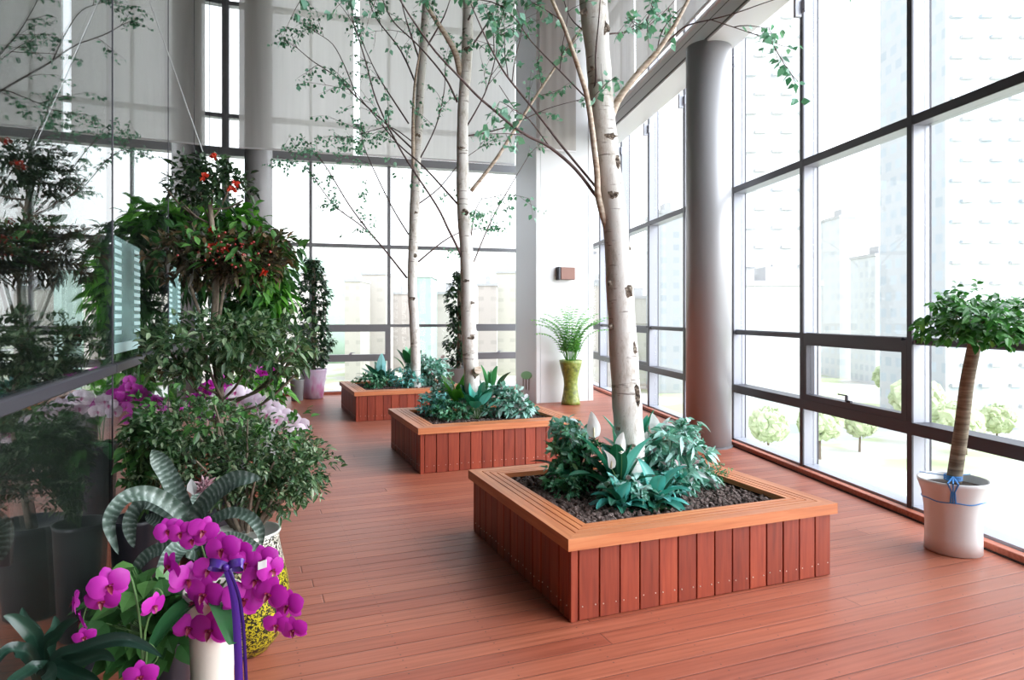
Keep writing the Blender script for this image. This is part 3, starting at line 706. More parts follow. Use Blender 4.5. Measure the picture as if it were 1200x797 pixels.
# ------------------------------------------------------------------ planters
def planter(A, LU, LV, H, lab):
    t = thing('wooden_planter', A + uP * LU / 2 + vP * LV / 2, lab, 'planter', 'square wooden planters along the deck')
    f = (A, uP, vP); T = .022
    MB().box(T + .004, LU - T - .004, T + .004, LV - T - .004, .0, H - .12, f).build('inner_box', M['backing'], t)
    for side in range(4):
        Ls = LU if side % 2 == 0 else LV
        if side == 0: fr = (A, uP, vP)
        elif side == 1: fr = (A + uP * LU, vP, -uP)
        elif side == 2: fr = (A + uP * LU + vP * LV, -uP, -vP)
        else: fr = (A + vP * LV, -vP, uP)
        scr = []; m = MB(); ns = max(3, round((Ls - .045) / .122)); x = .0
        m.box(0 if side % 2 == 0 else T, .042, 0, T, .0, H - .035, fr, .003); x = .046
        wd = (Ls - x - (0 if side % 2 == 0 else T)) / ns
        for i in range(ns):
            m.box(x + .002, x + wd - .004, R.uniform(-.0015, .0015), T, .003, H - .036, fr, .003)
            for z in (.075 + R.uniform(-.006, .006), H - .055):
                for q in (.022, wd - .026):
                    c = fr[0] + fr[1] * (x + q) + V(0, 0, z) - fr[2] * .001
                    scr.append((c + fr[2] * .004, c - fr[2] * .002))
            x += wd
        nf = len(m.f)
        for q in scr: m.tube(q, .0036, 6)
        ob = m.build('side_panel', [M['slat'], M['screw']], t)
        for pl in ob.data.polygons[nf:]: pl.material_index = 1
    m = MB()
    m.box(.02, LU - .02, .02, .174, H - .045, H - .036, f); m.box(.02, LU - .02, LV - .174, LV - .02, H - .045, H - .036, f)
    m.box(.02, .174, .174, LV - .174, H - .045, H - .036, f); m.box(LU - .174, LU - .02, .174, LV - .174, H - .045, H - .036, f)
    m.build('rim_dark_backing', M['backing'], t)  # dark strips added below the rim so its grooves read as shaded
    # mitred rim of four boards
    ov = .028; z1 = H; z0 = H - .034
    cuts = [(-ov, .050), (.058, .093), (.101, .136), (.144, .178)]
    for side in range(4):
        if side == 0: fr = (A, uP, vP, LU)
        elif side == 1: fr = (A + uP * LU, vP, -uP, LV)
        elif side == 2: fr = (A + uP * LU + vP * LV, -uP, -vP, LU)
        else: fr = (A + vP * LV, -vP, uP, LV)
        m = MB(); o, a, b, L = fr
        for j, (p, q) in enumerate(cuts):
            zz0 = z0 - (.03 if j == 0 else 0)
            base = len(m.v); g = .0008
            for z in (zz0, z1):
                for (x, y) in ((p + g, p), (L - p - g, p), (L - q - g, q), (q + g, q)): m.v.append(a * x + b * y + V(0, 0, z) + o)
            for qd in ((3, 2, 1, 0), (4, 5, 6, 7), (0, 1, 5, 4), (1, 2, 6, 5), (2, 3, 7, 6), (3, 0, 4, 7)): m.face([base + i for i in qd])
        # build in a frame turned along the board so that the grain follows it
        ang = math.atan2(a.y, a.x); rot = Matrix.Rotation(-ang, 4, 'Z'); org = ORG[t.name]
        m.v = [rot @ (v - org) for v in m.v]
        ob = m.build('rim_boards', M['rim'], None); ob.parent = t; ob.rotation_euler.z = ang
    return t
A1, L1 = V(.306, 3.508, 0), (1.785, 1.63, .447)
A2, L2 = V(-.925, 6.80, 0), (1.76, 1.50, .468)
A3, L3 = V(-2.352, 10.16, 0), (1.76, 1.72, .452)
planter(A1, *L1, 'red-brown slatted planter nearest the viewer, holding the thickest birch')
planter(A2, *L2, 'red-brown slatted planter in the middle of the row of three')
planter(A3, *L3, 'red-brown slatted planter farthest away by the end window')
def gravel(A, L, dens, r0, lab):
    m = MB(); LU, LV, H = L; k = 0
    f = (A, uP, vP)
    m0 = MB(); m0.box(.19, LU - .19, .19, LV - .19, H - .10, H - .062, f)
    nn = int(LU * LV * dens)
    for i in range(nn):
        x = R.uniform(.195, LU - .195); y = R.uniform(.195, LV - .195)
        m.blob(A + uP * x + vP * y + V(0, 0, H - .062 + R.uniform(0, .022)), R.uniform(.6, 1.25) * r0, i, .7, 0, (1, R.uniform(.6, 1), R.uniform(.55, .9)), Matrix.Rotation(R.uniform(0, 6), 3, rdir()))
    t = thing('lava_gravel', A + uP * LU / 2 + vP * LV / 2 + V(0, 0, H - .06), lab, 'gravel', kind='stuff')
    m.build('stones', M['gravel'], t, kind='stuff'); m0.build('bed', M['soil'], t)
gravel(A1, L1, 1300, .021, 'dark brown lava gravel filling the nearest planter')
gravel(A2, L2, 1000, .02, 'dark brown lava gravel filling the middle planter')
gravel(A3, L3, 700, .023, 'dark brown lava gravel filling the farthest planter')

# ------------------------------------------------------------------ birches
def birch(name, Y0, trunk_px, radii, branches, lab, base_z, leaf, topz, seed, dens=1.0, scars=(), ntop=9):
    r = random.Random(seed)
    base = P(trunk_px[0][0], trunk_px[0][1], Y0); base.z = base_z
    t = thing('birch_tree', base, lab, 'tree')
    pts = [base] + [P(x, y, Y0) for (x, y) in trunk_px[1:]]
    last = pts[-1]; prev = pts[-2]; d = (last - prev).normalized(); 
    d = (d + V(0, 0, 1)).normalized()
    rad = list(radii)
    steps = 5
    for i in range(1, steps + 1):
        pts.append(last + (d * ((topz - last.z) * i / steps)) + V(.04 * math.sin(i * 2.1 + seed), .05 * math.cos(i * 1.3), 0)); rad.append(lerp(radii[-1], .018, i / steps))
    # smooth line with radius
    sp = smoothline(pts, 5); sr = []
    for i in range(len(rad) - 1):
        for j in range(5): sr.append(lerp(rad[i], rad[i + 1], j / 5) * (1 + .03 * math.sin((i * 5 + j) * 1.7)))
    sr.append(rad[-1])
    sr[0] *= 1.18; sr[1] *= 1.08
    MB().tube(sp, sr, 20).build('trunk', M['bark'], t, smooth=True)
    lv = MB(); tw = MB(); pb = MB(); 
    def hang_leaf(p):
        for _ in range(1 if r.random() < .6 else 2):
            d_ = V(r.uniform(-1, 1), r.uniform(-1, 1), r.uniform(-1.3, .25)); s_ = leaf * r.uniform(.7, 1.2)
            q = p + d_.normalized() * s_ * .35
            up_ = V(r.uniform(-1, 1), r.uniform(-1.2, .4), r.uniform(0, 1))
            lv.leaf(q, d_, up_, s_, s_ * .85, .2, .1, 3, [.15, 1.0, .62, .0])
    def twig(p, d_, L, rad_, depth, nl):
        pl = [p]; dd = d_.normalized()
        ns = 5
        for i in range(ns):
            dd = (dd + rdir(r) * .16 + V(0, 0, -.05)).normalized(); pl.append(pl[-1] + dd * (L / ns))
        tw.tube(pl, taper(len(pl), rad_, rad_ * .35), 5 if rad_ > .004 else 4, False)
        for i in range(1, ns + 1):
            if depth > 0 and r.random() < .75:
                sd = (dd + rdir(r) * .9).normalized(); twig(pl[i], sd, L * r.uniform(.35, .6), rad_ * .55, depth - 1, nl)
            if depth <= 1 and r.random() < nl: hang_leaf(pl[i])
    for b in branches:
        px, wpx, kind, dY, amount = b
        yy = [Y0 + dY * i / (len(px) - 1) for i in range(len(px))]
        line = smoothline([P(x, y, q) for ((x, y), q) in zip(px, yy)], 4)
        r0 = wpx / 2 / F * Y0 * (1 if kind == 'pale' else .78)
        (pb if kind == 'pale' else tw).tube(line, taper(len(line), r0, max(r0 * .35, .0022)), 8)
        n_ = len(line)
        for i in range(int(n_ * .25), n_):
            if r.random() < amount * dens:
                dd = (line[min(i + 1, n_ - 1)] - line[i - 1]).normalized()
                sd = (dd * .9 + rdir(r) * .8 + V(0, 0, .05)).normalized()
                twig(line[i], sd, r.uniform(.2, .5) * (1.0 + .02 * Y0), .0042, 1, .7)
        for j in range(3):
            if r.random() < amount * 2: twig(line[-1], ((line[-1] - line[-3]).normalized() + rdir(r) * .4), .35, .004, 1, .8)
    # crown above, out of the frame
    for i in range(ntop):
        k_ = r.randrange(int(len(sp) * .72), len(sp)); a = r.uniform(0, 6.28)
        d_ = V(math.cos(a), math.sin(a), .9).normalized()
        p = sp[k_]; ln = [p]; 
        for j in range(5): d_ = (d_ + rdir(r) * .12).normalized(); ln.append(ln[-1] + d_ * .17)
        tw.tube(ln, taper(6, .013, .004), 6)
        for j in range(1, 6):
            for _ in range(2): twig(ln[j], (d_ + rdir(r) * .9), r.uniform(.25, .45), .004, 1, .7)
    if pb.v: pb.build('branches', M['palebranch'], t, smooth=True)
    tw.build('twigs', M['twig'], t, smooth=True, label='dark brown twigs', kind='stuff')
    lv.build('foliage', M['birch'], t, kind='stuff')
    for j, (x, y, w_, h_) in enumerate(scars):
        c = P(x, y, Y0); bi = min(range(len(sp)), key=lambda i: abs(sp[i].z - c.z)); ax = sp[bi]; rr = sr[bi]
        off = max(-.92, min(.92, (c.x - ax.x) / rr)); dep = math.sqrt(1 - off * off) * rr
        m = MB(); m.blob(V(ax.x + off * rr, ax.y - dep + .002, c.z), 1, j + seed, .9, 1, (w_ / F * Y0 / 2 * .8, .006, h_ / F * Y0 / 2 * .85))
        m.build('bark_scar', M['scar'], t, smooth=False)
    return t

T1 = [(738, 545), (737, 510), (733, 450), (727, 350), (720, 250), (712, 190), (706, 130), (701, 70), (695, 0), (690, -60)]
R1 = [.106, .102, .098, .093, .082, .083, .083, .082, .098, .085]
B1 = [
 ([(718, 288), (702, 235), (699, 196), (690, 124), (681, 90), (662, 34), (647, 0), (632, -40)], 8.5, 'pale', -.35, .10),
 ([(715, 140), (722, 122), (730, 109), (750, 83), (769, 62), (788, 34), (804, 5), (822, -30)], 9.5, 'pale', -.15, .08),
 ([(771, 60), (796, 36), (811, 28), (833, 23), (863, 15), (900, 2), (945, -12)], 2.8, 'twig', -.45, .10),
 ([(833, 23), (860, 32), (890, 42), (902, 46)], 1.6, 'twig', -.1, .25),
 ([(770, 60), (777, 34), (800, 8)], 2.0, 'twig', -.2, .0),
 ([(700, 232), (675, 199), (645, 173), (620, 160), (600, 147), (580, 130), (560, 113), (540, 92), (510, 60), (480, 18), (462, -12)], 5.2, 'twig', -.9, .07),
 ([(699, 220), (660, 173), (634, 139), (600, 97), (588, 80), (576, 58), (566, 37), (552, 5)], 4.0, 'twig', -.6, .10),
 ([(685, 113), (656, 83), (623, 49), (607, 26), (590, 8)], 2.4, 'twig', -.4, .16),
 ([(691, 118), (698, 96), (698, 64), (702, 20), (704, -15)], 3.6, 'twig', -.3, .03),
 ([(644, 172), (620, 140), (604, 128), (585, 100)], 2.0, 'twig', -.3, .1),
 ([(712, 40), (760, 30), (800, -10)], 2.6, 'twig', .6, .08),
 ([(690, 40), (668, 20), (655, -20)], 2.6, 'twig', .5, .12),
 ([(724, 40), (740, 35), (757, 24)], 1.6, 'twig', -.5, .2),
]
S1 = [(733, 343, 16, 18), (715, 334, 10, 12), (743, 464, 12, 30), (717, 383, 14, 7), (713, 163, 16, 9), (720, 193, 12, 18), (717, 230, 14, 10), (686, 20, 16, 10), (707, 38, 14, 18), (741, 408, 7, 18), (736, 292, 6, 7), (694, 84, 7, 7), (724, 500, 9, 6), (737, 520, 11, 7)]
birch('birch', 4.59, T1, R1, B1, 'thick white birch in the nearest planter, its trunk leaning slightly left', .385, .052, 6.9, 3, .7, S1, 7)
T2 = [(553, 470), (553, 450), (550, 400), (549, 370), (547, 300), (543, 240), (542, 170), (543, 120), (547, 70), (549, 0), (552, -60)]
R2 = [.095, .088, .085, .086, .076, .076, .066, .062, .064, .062, .058]
B2 = [
 ([(543, 307), (536, 290), (525, 268), (511, 240), (472, 180), (442, 120), (428, 70), (412, 20)], 4.0, 'twig', -.5, .3),
 ([(537, 240), (497, 196), (466, 168), (436, 132), (410, 100)], 3.0, 'twig', .5, .4),
 ([(552, 224), (581, 187), (608, 144), (635, 102), (666, 56), (690, 20)], 5.0, 'pale', -.4, .32),
 ([(536, 120), (521, 90), (491, 54), (460, 24), (445, -10)], 3.2, 'twig', -.4, .3),
 ([(540, 90), (534, 63), (521, 39), (509, 21), (497, 0), (488, -30)], 8.0, 'pale', -.3, .22),
 ([(549, 60), (575, 20), (590, -20)], 3.5, 'twig', .4, .5),
 ([(550, 320), (575, 260), (600, 215), (615, 190)], 2.2, 'twig', .3, .22),
 ([(552, 280), (556, 250), (566, 230)], 2.0, 'twig', -.3, .1),
 ([(546, 150), (568, 110), (580, 70), (584, 40)], 2.6, 'twig', -.3, .55),
 ([(546, 30), (560, 0), (580, -30)], 3, 'twig', -.5, .5),
 ([(544, 160), (590, 150), (640, 128), (675, 118)], 2.4, 'twig', .2, .5),
]
S2 = [(552, 395, 12, 7), (545, 250, 10, 8), (541, 175, 9, 6), (548, 60, 9, 7), (556, 438, 9, 10), (547, 330, 8, 5), (553, 355, 9, 4)]
t2 = birch('birch', 7.8, T2, R2, B2, 'birch in the middle planter with a sawn-off stub near its foot',   .41, .052, 7.2, 5, .72, S2, 8)
m = MB(); c = P(556, 436, 7.72); m.tube([c + V(0, .06, -.02), c + V(.045, -.075, .03)], [.05, .045], 14); m.build('sawn_stub', M['palebranch'], t2, smooth=False)
T3 = [(487, 432), (487, 420), (485, 370), (483, 330), (486, 240), (488, 190), (491, 140), (493, 100), (498, 30), (502, -30)]
R3 = [.085, .08, .078, .076, .084, .075, .07, .07, .07, .065]
B3 = [
 ([(489, 180), (448, 141), (418, 114), (394, 90), (367, 72), (349, 57)], 2.8, 'twig', -.7, .32),
 ([(479, 145), (449, 99), (436, 75), (424, 48)], 2.6, 'twig', -.4, .5),
 ([(477, 326), (451, 293), (433, 272), (409, 240), (385, 200), (372, 182)], 3.0, 'twig', -.6, .35),
 ([(440, 279), (420, 262), (391, 240), (365, 205), (350, 192)], 2.2, 'twig', -.6, .4),
 ([(479, 275), (458, 240), (430, 181), (424, 160)], 2.4, 'twig', .4, .5),
 ([(490, 307), (518, 284), (540, 272), (560, 268)], 2.6, 'twig', .3, .25),
 ([(418, 114), (405, 80), (390, 52), (370, 38)], 2.0, 'twig', -.3, .4),
 ([(485, 215), (484, 150), (486, 100), (492, 60)], 5.0, 'pale', -.4, .12),
 ([(492, 110), (470, 60), (440, 20), (430, -10)], 3.0, 'twig', .3, .55),
 ([(497, 60), (520, 20), (530, -10)], 3.0, 'twig', .3, .4),
 ([(490, 190), (510, 150), (520, 110), (522, 80)], 2.4, 'twig', -.4, .6),
 ([(489, 240), (515, 220), (540, 190), (560, 175)], 2.2, 'twig', -.3, .45),
 ([(495, 80), (478, 30), (470, 0)], 3.0, 'twig', -.4, .55),
 ([(488, 170), (460, 150), (440, 152), (415, 160)], 2.0, 'twig', -.2, .5),
]
S3 = [(486, 300, 8, 5), (484, 350, 8, 5), (490, 160, 7, 5), (487, 250, 8, 4)]
birch('birch', 11.2, T3, R3, B3, 'slender birch in the farthest planter before the end windows', .39, .054, 7.3, 8, .85, S3, 8)

# ------------------------------------------------------------------ generic plants
def shrub(name, base, blobs, ncl, per, L, W, mat, lab, cat='shrub', group=None, seed=1, stem=.006, stemmat='twig', nst=24, fold=.25, droop=.25, shell=.55, up=.35, extra=None, trunkpts=None, trunkr=.02, hang=0.0):
    """leafy plant: clusters of leaves in ellipsoids, carried by thin stems from the base"""
    r = random.Random(seed); base = Vector(base)
    t = thing(name, base, lab, cat, group)
    lv = MB(); st = MB(); root = base
    if trunkpts:
        tp = smoothline(trunkpts, 4); st.tube(tp, taper(len(tp), trunkr, trunkr * .6), 10); root = tp[-1]
    tot = sum(b[1][0] * b[1][1] * b[1][2] for b in blobs) ; cs = []
    for b in blobs:
        c, rad = Vector(b[0]), b[1]
        kk = max(3, int(ncl * (rad[0] * rad[1] * rad[2]) ** .67 / sum((q[1][0] * q[1][1] * q[1][2]) ** .67 for q in blobs)))
        for i in range(kk):
            d = rdir(r); q = (shell + (1 - shell) * r.random()) if r.random() < .8 else r.random()
            wob = 1 + .22 * mnoise.noise(d * 2.2 + V(seed, 0, 0))
            p = c + V(d.x * rad[0], d.y * rad[1], d.z * rad[2]) * q * wob
            cs.append((p, d, c))
    for (p, d, c) in cs:
        od = (d + V(0, 0, up)).normalized()
        for j in range(per):
            ld = (od * .7 + rdir(r) * .9 + V(0, 0, -hang)).normalized(); s_ = r.uniform(.65, 1.15)
            lv.leaf(p + rdir(r) * L * .35, ld, od + rdir(r) * .35, L * s_, W * s_, fold, droop, 3)
    for (p, d, c) in r.sample(cs, min(nst, len(cs))):
        mid = (root * .55 + p * .45) + V(r.uniform(-.04, .04), r.uniform(-.04, .04), (p.z - root.z) * .1)
        ln = smoothline([root, mid, p], 4); st.tube(ln, taper(len(ln), stem, stem * .3), 5, False)
    st.build('stems', M[stemmat], t, smooth=True)
    lv.build('foliage', M[mat], t, kind='stuff')
    return t
def rosette(name, base, nl, L, W, mat, lab, cat='plant', group=None, seed=1, arch=.8, lean=(.2, 1.1), stalk=.35, seg=7, fold=.35, wprof=None):
    r = random.Random(seed); base = Vector(base); t = thing(name, base, lab, cat, group); lv = MB(); st = MB()
    for i in range(nl):
        a = i * 2.399 + r.uniform(-.3, .3); k = i / nl; th = lerp(lean[0], lean[1], k) + r.uniform(-.12, .12)
        d = V(math.cos(a) * math.sin(th), math.sin(a) * math.sin(th), math.cos(th)); s_ = L * r.uniform(.75, 1.15)
        pts = [base.copy()]; dd = d.copy(); stl = int(seg * stalk); mm = seg
        for j in range(mm):
            if j >= stl: dd = (dd + V(0, 0, -arch * .22)).normalized()
            pts.append(pts[-1] + dd * s_ / mm)
        lp = smoothline(pts[max(0, stl):], 3); n_ = len(lp)
        ww = [W * s_ / L * (max(.04, math.sin(math.pi * (j / (n_ - 1)) ** .8)) ** .75) for j in range(n_)]; ww[-1] = .002
        lv.ribbon(lp, ww, fold=fold)
        if stl > 0: st.tube(pts[:stl + 1], .0035, 5, False)
    if st.v: st.build('stalks', M['stemgreen'], t)
    lv.build('leaves', M[mat], t, smooth=True)
    return t
def peace_flower(parent, base, tip, d, size=.11):
    st = MB(); ln = smoothline([base, (Vector(base) + Vector(tip)) / 2 + V(.01, 0, .03), tip], 4); st.tube(ln, .003, 6)
    o = st.build('flower_stalk', M['stemgreen'], parent)
    tip = Vector(tip); d = Vector(d).normalized()
    m = MB(); ls_ = V(d.x, 0, 0) * size * .45; pts = [tip - V(0, 0, .01), tip + V(0, 0, size * .35) - d * .012 + ls_ * .3, tip + V(0, 0, size * .72) - d * .01 + ls_ * .7, tip + V(0, 0, size * 1.1) + d * .02 + ls_ * 1.2]
    lp = smoothline(pts, 3); n_ = len(lp); ww = [size * .60 * max(.05, math.sin(math.pi * (j / (n_ - 1)) ** .62) ** .9) for j in range(n_)]; ww[-1] = .002
    m.ribbon(lp, ww, side=d.cross(V(0, 0, 1)), fold=.45); m.build('flower', M['spathe'], parent, smooth=True, label='white spathe flower')
    m = MB(); m.tube([tip + d * -.006, tip + V(0, 0, size * .4) - d * .01], [.006, .004], 8); m.build('spadix', M['spadix'], o)

g1 = .385
def at1(px, py, z=g1): return G(px, py, z)
# nearest planter
def PL1(x, y): return A1 + uP * x + vP * y + V(0, 0, g1)
def PL2(x, y): return A2 + uP * x + vP * y + V(0, 0, .405)
def PL3(x, y): return A3 + uP * x + vP * y + V(0, 0, .39)
b = PL1(.58, 1.02)
shrub('leafy_shrub', b, [((b.x - .03, b.y, b.z + .27), (.21, .18, .18)), ((b.x - .1, b.y - .08, b.z + .12), (.17, .14, .11))], 110, 7, .065, .031, 'fine', 'bushy small-leaved green plant at the left of the nearest planter', 'plant', None, 21, nst=20, stemmat='stemgreen')
b = PL1(.44, .88)
shrub('leafy_shrub', b, [((b.x - .02, b.y - .02, b.z + .08), (.14, .12, .07))], 45, 8, .03, .014, 'fine', 'low fine-leaved ground cover at the left edge of the nearest planting', 'plant', None, 22, nst=10, stemmat='stemgreen')
b = PL1(.62, 1.18)
rosette('croton_plant', b, 26, .40, .062, 'darktip', 'dark reddish-brown leaved plant behind the left bush of the nearest planter', 'plant', None, 23, .9, (.1, 1.0))
b = PL1(.72, .74)
t = rosette('peace_lily', b, 20, .46, .12, 'lily', 'peace lily with broad dark teal leaves in front of the nearest birch', 'plant', 'peace lilies around the nearest birch', 24, .75, (.08, 1.15))
peace_flower(t, b, P(716, 548, 4.15), V(-.9, -1, .2), .10); peace_flower(t, b, P(696, 512, 4.4), V(-.2, -1, .2), .15); peace_flower(t, b, P(728, 530, 4.28), V(.1, -1, 0), .12)
b = PL1(1.02, 1.0)
t = rosette('peace_lily', b, 18, .52, .12, 'lily', 'peace lily behind the right side of the nearest birch trunk', 'plant', 'peace lilies around the nearest birch', 25, .7, (.05, 1.0))
peace_flower(t, b, P(756, 528, 4.66), V(.1, -1, .1), .12); peace_flower(t, b, P(768, 508, 4.72), V(-.3, -1, .1), .13); peace_flower(t, b, P(780, 508, 4.8), V(.5, -1, .1), .11)
b = PL1(.60, .50)
rosette('aglaonema_plant', b, 26, .24, .09, 'teal', 'low glossy teal plant with rounded leaves at the front of the nearest planter', 'plant', None, 26, 1.0, (.25, 1.35), .2)
b = PL1(.86, .52)
rosette('aglaonema_plant', b, 24, .30, .095, 'teal', 'low broad plant with pale blue-green leaves below the nearest birch trunk', 'plant', None, 27, .9, (.3, 1.3), .2)
b = PL1(.76, .40)
rosette('aglaonema_plant', b, 13, .15, .06, 'dark', 'small dark-leaved plant at the gravel edge, nearest planter', 'plant', None, 28, 1.1, (.4, 1.4), .1)
b = PL1(1.12, .66)
shrub('variegated_shrub', b, [((b.x, b.y, b.z + .12), (.13, .12, .11))], 40, 6, .07, .03, 'paleteal', 'small variegated plant between the birch trunk and the tall right bush', 'plant', None, 29, nst=14, stemmat='stemgreen')
b = PL1(1.20, .88)
shrub('schefflera_plant', b, [((b.x + .0, b.y - .03, b.z + .33), (.19, .16, .15)), ((b.x + .13, b.y, b.z + .30), (.17, .15, .16)), ((b.x + .1, b.y - .08, b.z + .13), (.21, .16, .12))], 120, 7, .10, .04, 'paleteal', 'tall pale teal and pink bush at the right of the nearest planter', 'plant', None, 30, nst=30, stemmat='stemgreen', droop=.45)
b = PL1(1.38, .72)
shrub('fern', b, [((b.x, b.y, b.z + .09), (.12, .1, .09)), ((b.x + .12, b.y + .04, b.z + .12), (.09, .07, .07))], 60, 8, .026, .009, 'fine', 'feathery light green fern at the right edge of the nearest planting', 'plant', None, 31, nst=30, stem=.003, stemmat='stemgreen')
b = PL1(.70, .56)
shrub('silver_leaf_shrub', b, [((b.x, b.y, b.z + .10), (.20, .10, .09))], 46, 5, .068, .046, 'paleteal', 'low plant with rounded silvery leaves at the front centre of the nearest planter', 'plant', None, 33, nst=14, stemmat='stemgreen', droop=.4)
b = PL1(.98, .62)
shrub('dark_leaf_shrub', b, [((b.x, b.y, b.z + .09), (.18, .11, .09))], 40, 5, .085, .040, 'teal', 'dark trailing plant between the silvery plant and the tall right bush, nearest planter', 'plant', None, 34, nst=14, stemmat='stemgreen', droop=.5)
b = PL1(.50, 1.12)
shrub('variegated_shrub', b, [((b.x + .04, b.y, b.z + .40), (.15, .13, .09))], 30, 6, .085, .036, 'paleteal', 'tall pale-topped plant at the back left of the nearest planter', 'plant', None, 35, nst=14, stemmat='stemgreen', droop=.3)
# middle planter
b = PL2(.50, .62)
shrub('leafy_shrub', b, [((b.x, b.y, b.z + .14), (.27, .2, .12))], 70, 8, .045, .024, 'fine', 'fresh green small-leaved bush at the front of the middle planter', 'plant', None, 41, nst=20, stemmat='stemgreen')
b = PL2(.40, .90)
shrub('leafy_shrub', b, [((b.x - .02, b.y, b.z + .17), (.2, .2, .14))], 60, 7, .06, .03, 'teal', 'dark teal bush at the left of the middle planter', 'plant', None, 42, nst=20, stemmat='stemgreen')
b = PL2(.80, .60)
rosette('broadleaf_plant', b, 16, .42, .13, 'lily', 'upright broad-leaved green plant in front of the middle birch', 'plant', None, 43, .7, (.1, .9), .5, 8, .2)
b = PL2(.72, 1.0)
rosette('broadleaf_plant', b, 18, .50, .12, 'bright', 'upright yellow-green broad-leaved plant left of the middle birch', 'plant', None, 44, .8, (.08, .7), .5, 8, .2)
b = PL2(1.12, .62)
shrub('silver_leaf_shrub', b, [((b.x, b.y, b.z + .20), (.25, .2, .19)), ((b.x + .18, b.y, b.z + .14), (.18, .16, .14))], 110, 7, .09, .05, 'paleteal', 'silvery blue-green bush at the right of the middle planter', 'plant', None, 45, nst=26, stemmat='stemgreen')
b = PL2(1.08, .95)
rosette('broadleaf_plant', b, 10, .56, .13, 'fine', 'tall sparse broad-leaved plant standing above the silvery bush, middle planter', 'plant', None, 46, 1.1, (.05, .45), .6, 9, .2)
b = PL2(.62, 1.22)
shrub('variegated_shrub', b, [((b.x, b.y, b.z + .22), (.28, .2, .17))], 80, 7, .08, .035, 'paleteal', 'pale variegated bush at the back of the middle planter', 'plant', None, 47, nst=26, stemmat='stemgreen')
# far planter
b = PL3(.45, .8)
shrub('leafy_shrub', b, [((b.x, b.y, b.z + .16), (.32, .3, .15))], 80, 8, .055, .028, 'fine', 'green small-leaved bush at the left front of the farthest planter', 'plant', None, 51, nst=20, stemmat='stemgreen')
b = PL3(.55, .95)
rosette('broadleaf_plant', b, 18, .52, .14, 'teal', 'teal strap-leaved plant left of the farthest birch', 'plant', None, 52, .6, (.1, 1.0), .3, 7, .2)
b = PL3(.9, .75)
shrub('leafy_shrub', b, [((b.x, b.y, b.z + .17), (.33, .28, .17))], 90, 8, .06, .028, 'teal', 'dark teal bush in front of the farthest birch', 'plant', None, 53, nst=20, stemmat='stemgreen')
b = PL3(1.35, .9)
shrub('silver_leaf_shrub', b, [((b.x, b.y, b.z + .28), (.38, .3, .27))], 130, 7, .10, .055, 'paleteal', 'pale blue-green bush at the right of the farthest planter', 'plant', None, 54, nst=26, stemmat='stemgreen')
b = PL3(1.15, 1.25)
rosette('broadleaf_plant', b, 14, .66, .14, 'fine', 'tall broad-leaved plant at the back right of the farthest planter', 'plant', None, 55, .9, (.05, .6), .6, 9, .2)

# ------------------------------------------------------------------ potted tree by the right windows
pc = V(3.01, 4.60, 0)
t = thing('potted_tree', pc, 'small round-crowned tree in a white pot by the right-hand windows', 'potted plant')
potm = MB().lathe(pc, [(.155, 0), (.172, .004), (.170, .10), (.168, .18), (.174, .30), (.190, .40), (.212, .465), (.216, .488), (.208, .492), (.196, .485), (.190, .44), (.0, .44)], 56)
po = potm.build('pot', M['whitepot'], t, smooth=True)
MB().lathe(pc, [(.188, .441), (.10, .452), (.0, .456)], 30).build('soil', M['soil'], t)
tk = smoothline([pc + V(.0, 0, .44), P(1127, 500, 4.56), P(1133, 450, 4.48), P(1141, 408, 4.38), P(1143, 395, 4.36)], 6)
MB().tube(tk, taper(len(tk), .047, .036), 16).build('trunk', M['palmtrunk'], t, smooth=True)
r_ = random.Random(4); lv = MB(); st = MB(); cc = P(1146, 378, 4.28)
for i in range(230):
    d = rdir(r_); 
    if d.z < -.5: d.z *= .5
    q = .35 + .65 * r_.random() ** .7
    p = cc + V(d.x * .34, d.y * .34, d.z * .21) * q
    if (p - RW(p.y)).dot(nR) > -.07: continue
    if i % 3 == 0: ln = [tk[-1], (tk[-1] + p) / 2 + V(0, 0, .02), p]; st.tube(smoothline(ln, 3), taper(7, .007, .0022), 5, False)
    ax = (V(d.x, d.y, 0) * .6 + rdir(r_) * .9 + V(0, 0, .1)).normalized()
    for j in range(6):
        sd = ax.cross(V(0, 0, 1)).normalized() * (1 if j % 2 else -1)
        lv.leaf(p + ax * (.016 * j), (ax * .6 + sd + rdir(r_) * .5 + V(0, 0, -.25)), V(0, -.5, 1) + rdir(r_) * .6, .055 * r_.uniform(.7, 1.2), .036, .2, .25, 3)
st.build('branches', M['trunkdark'], t); lv.build('foliage', M['crown'], t, kind='stuff')
# string
m = MB()
def ring(z, r, n_=40): return [pc + V(math.cos(i * 2 * math.pi / n_) * r, math.sin(i * 2 * math.pi / n_) * r, z + .004 * math.sin(i)) for i in range(n_ + 1)]
m.tube(ring(.360, .184), .0045, 5, False)
fx = (V(0, 0, 0) - pc); fx.z = 0; fx = fx.normalized(); sd = fx.cross(V(0, 0, 1))
tr_ = pc + fx * .055; rim_ = pc + fx * .222
for o_ in (-.03, .0, .03): m.tube([tr_ + V(0, 0, .51), rim_ + sd * o_ + V(0, 0, .497), rim_ - fx * .02 + sd * o_ * .3 + V(0, 0, .44), pc + fx * .186 + sd * o_ * .5 + V(0, 0, .36)], .0055, 5)
for k_ in range(3): m.tube([pc + V(math.cos(i * .3) * (.052), math.sin(i * .3) * .052, .485 + k_ * .012) for i in range(22)], .005, 5)
for a in (.5, 2.2, 4.0): m.tube([pc + V(.05 * math.cos(a), .05 * math.sin(a), .50), pc + V(.213 * math.cos(a), .213 * math.sin(a), .496)], .003, 5)
m.build('blue_string', M['blue'], t)

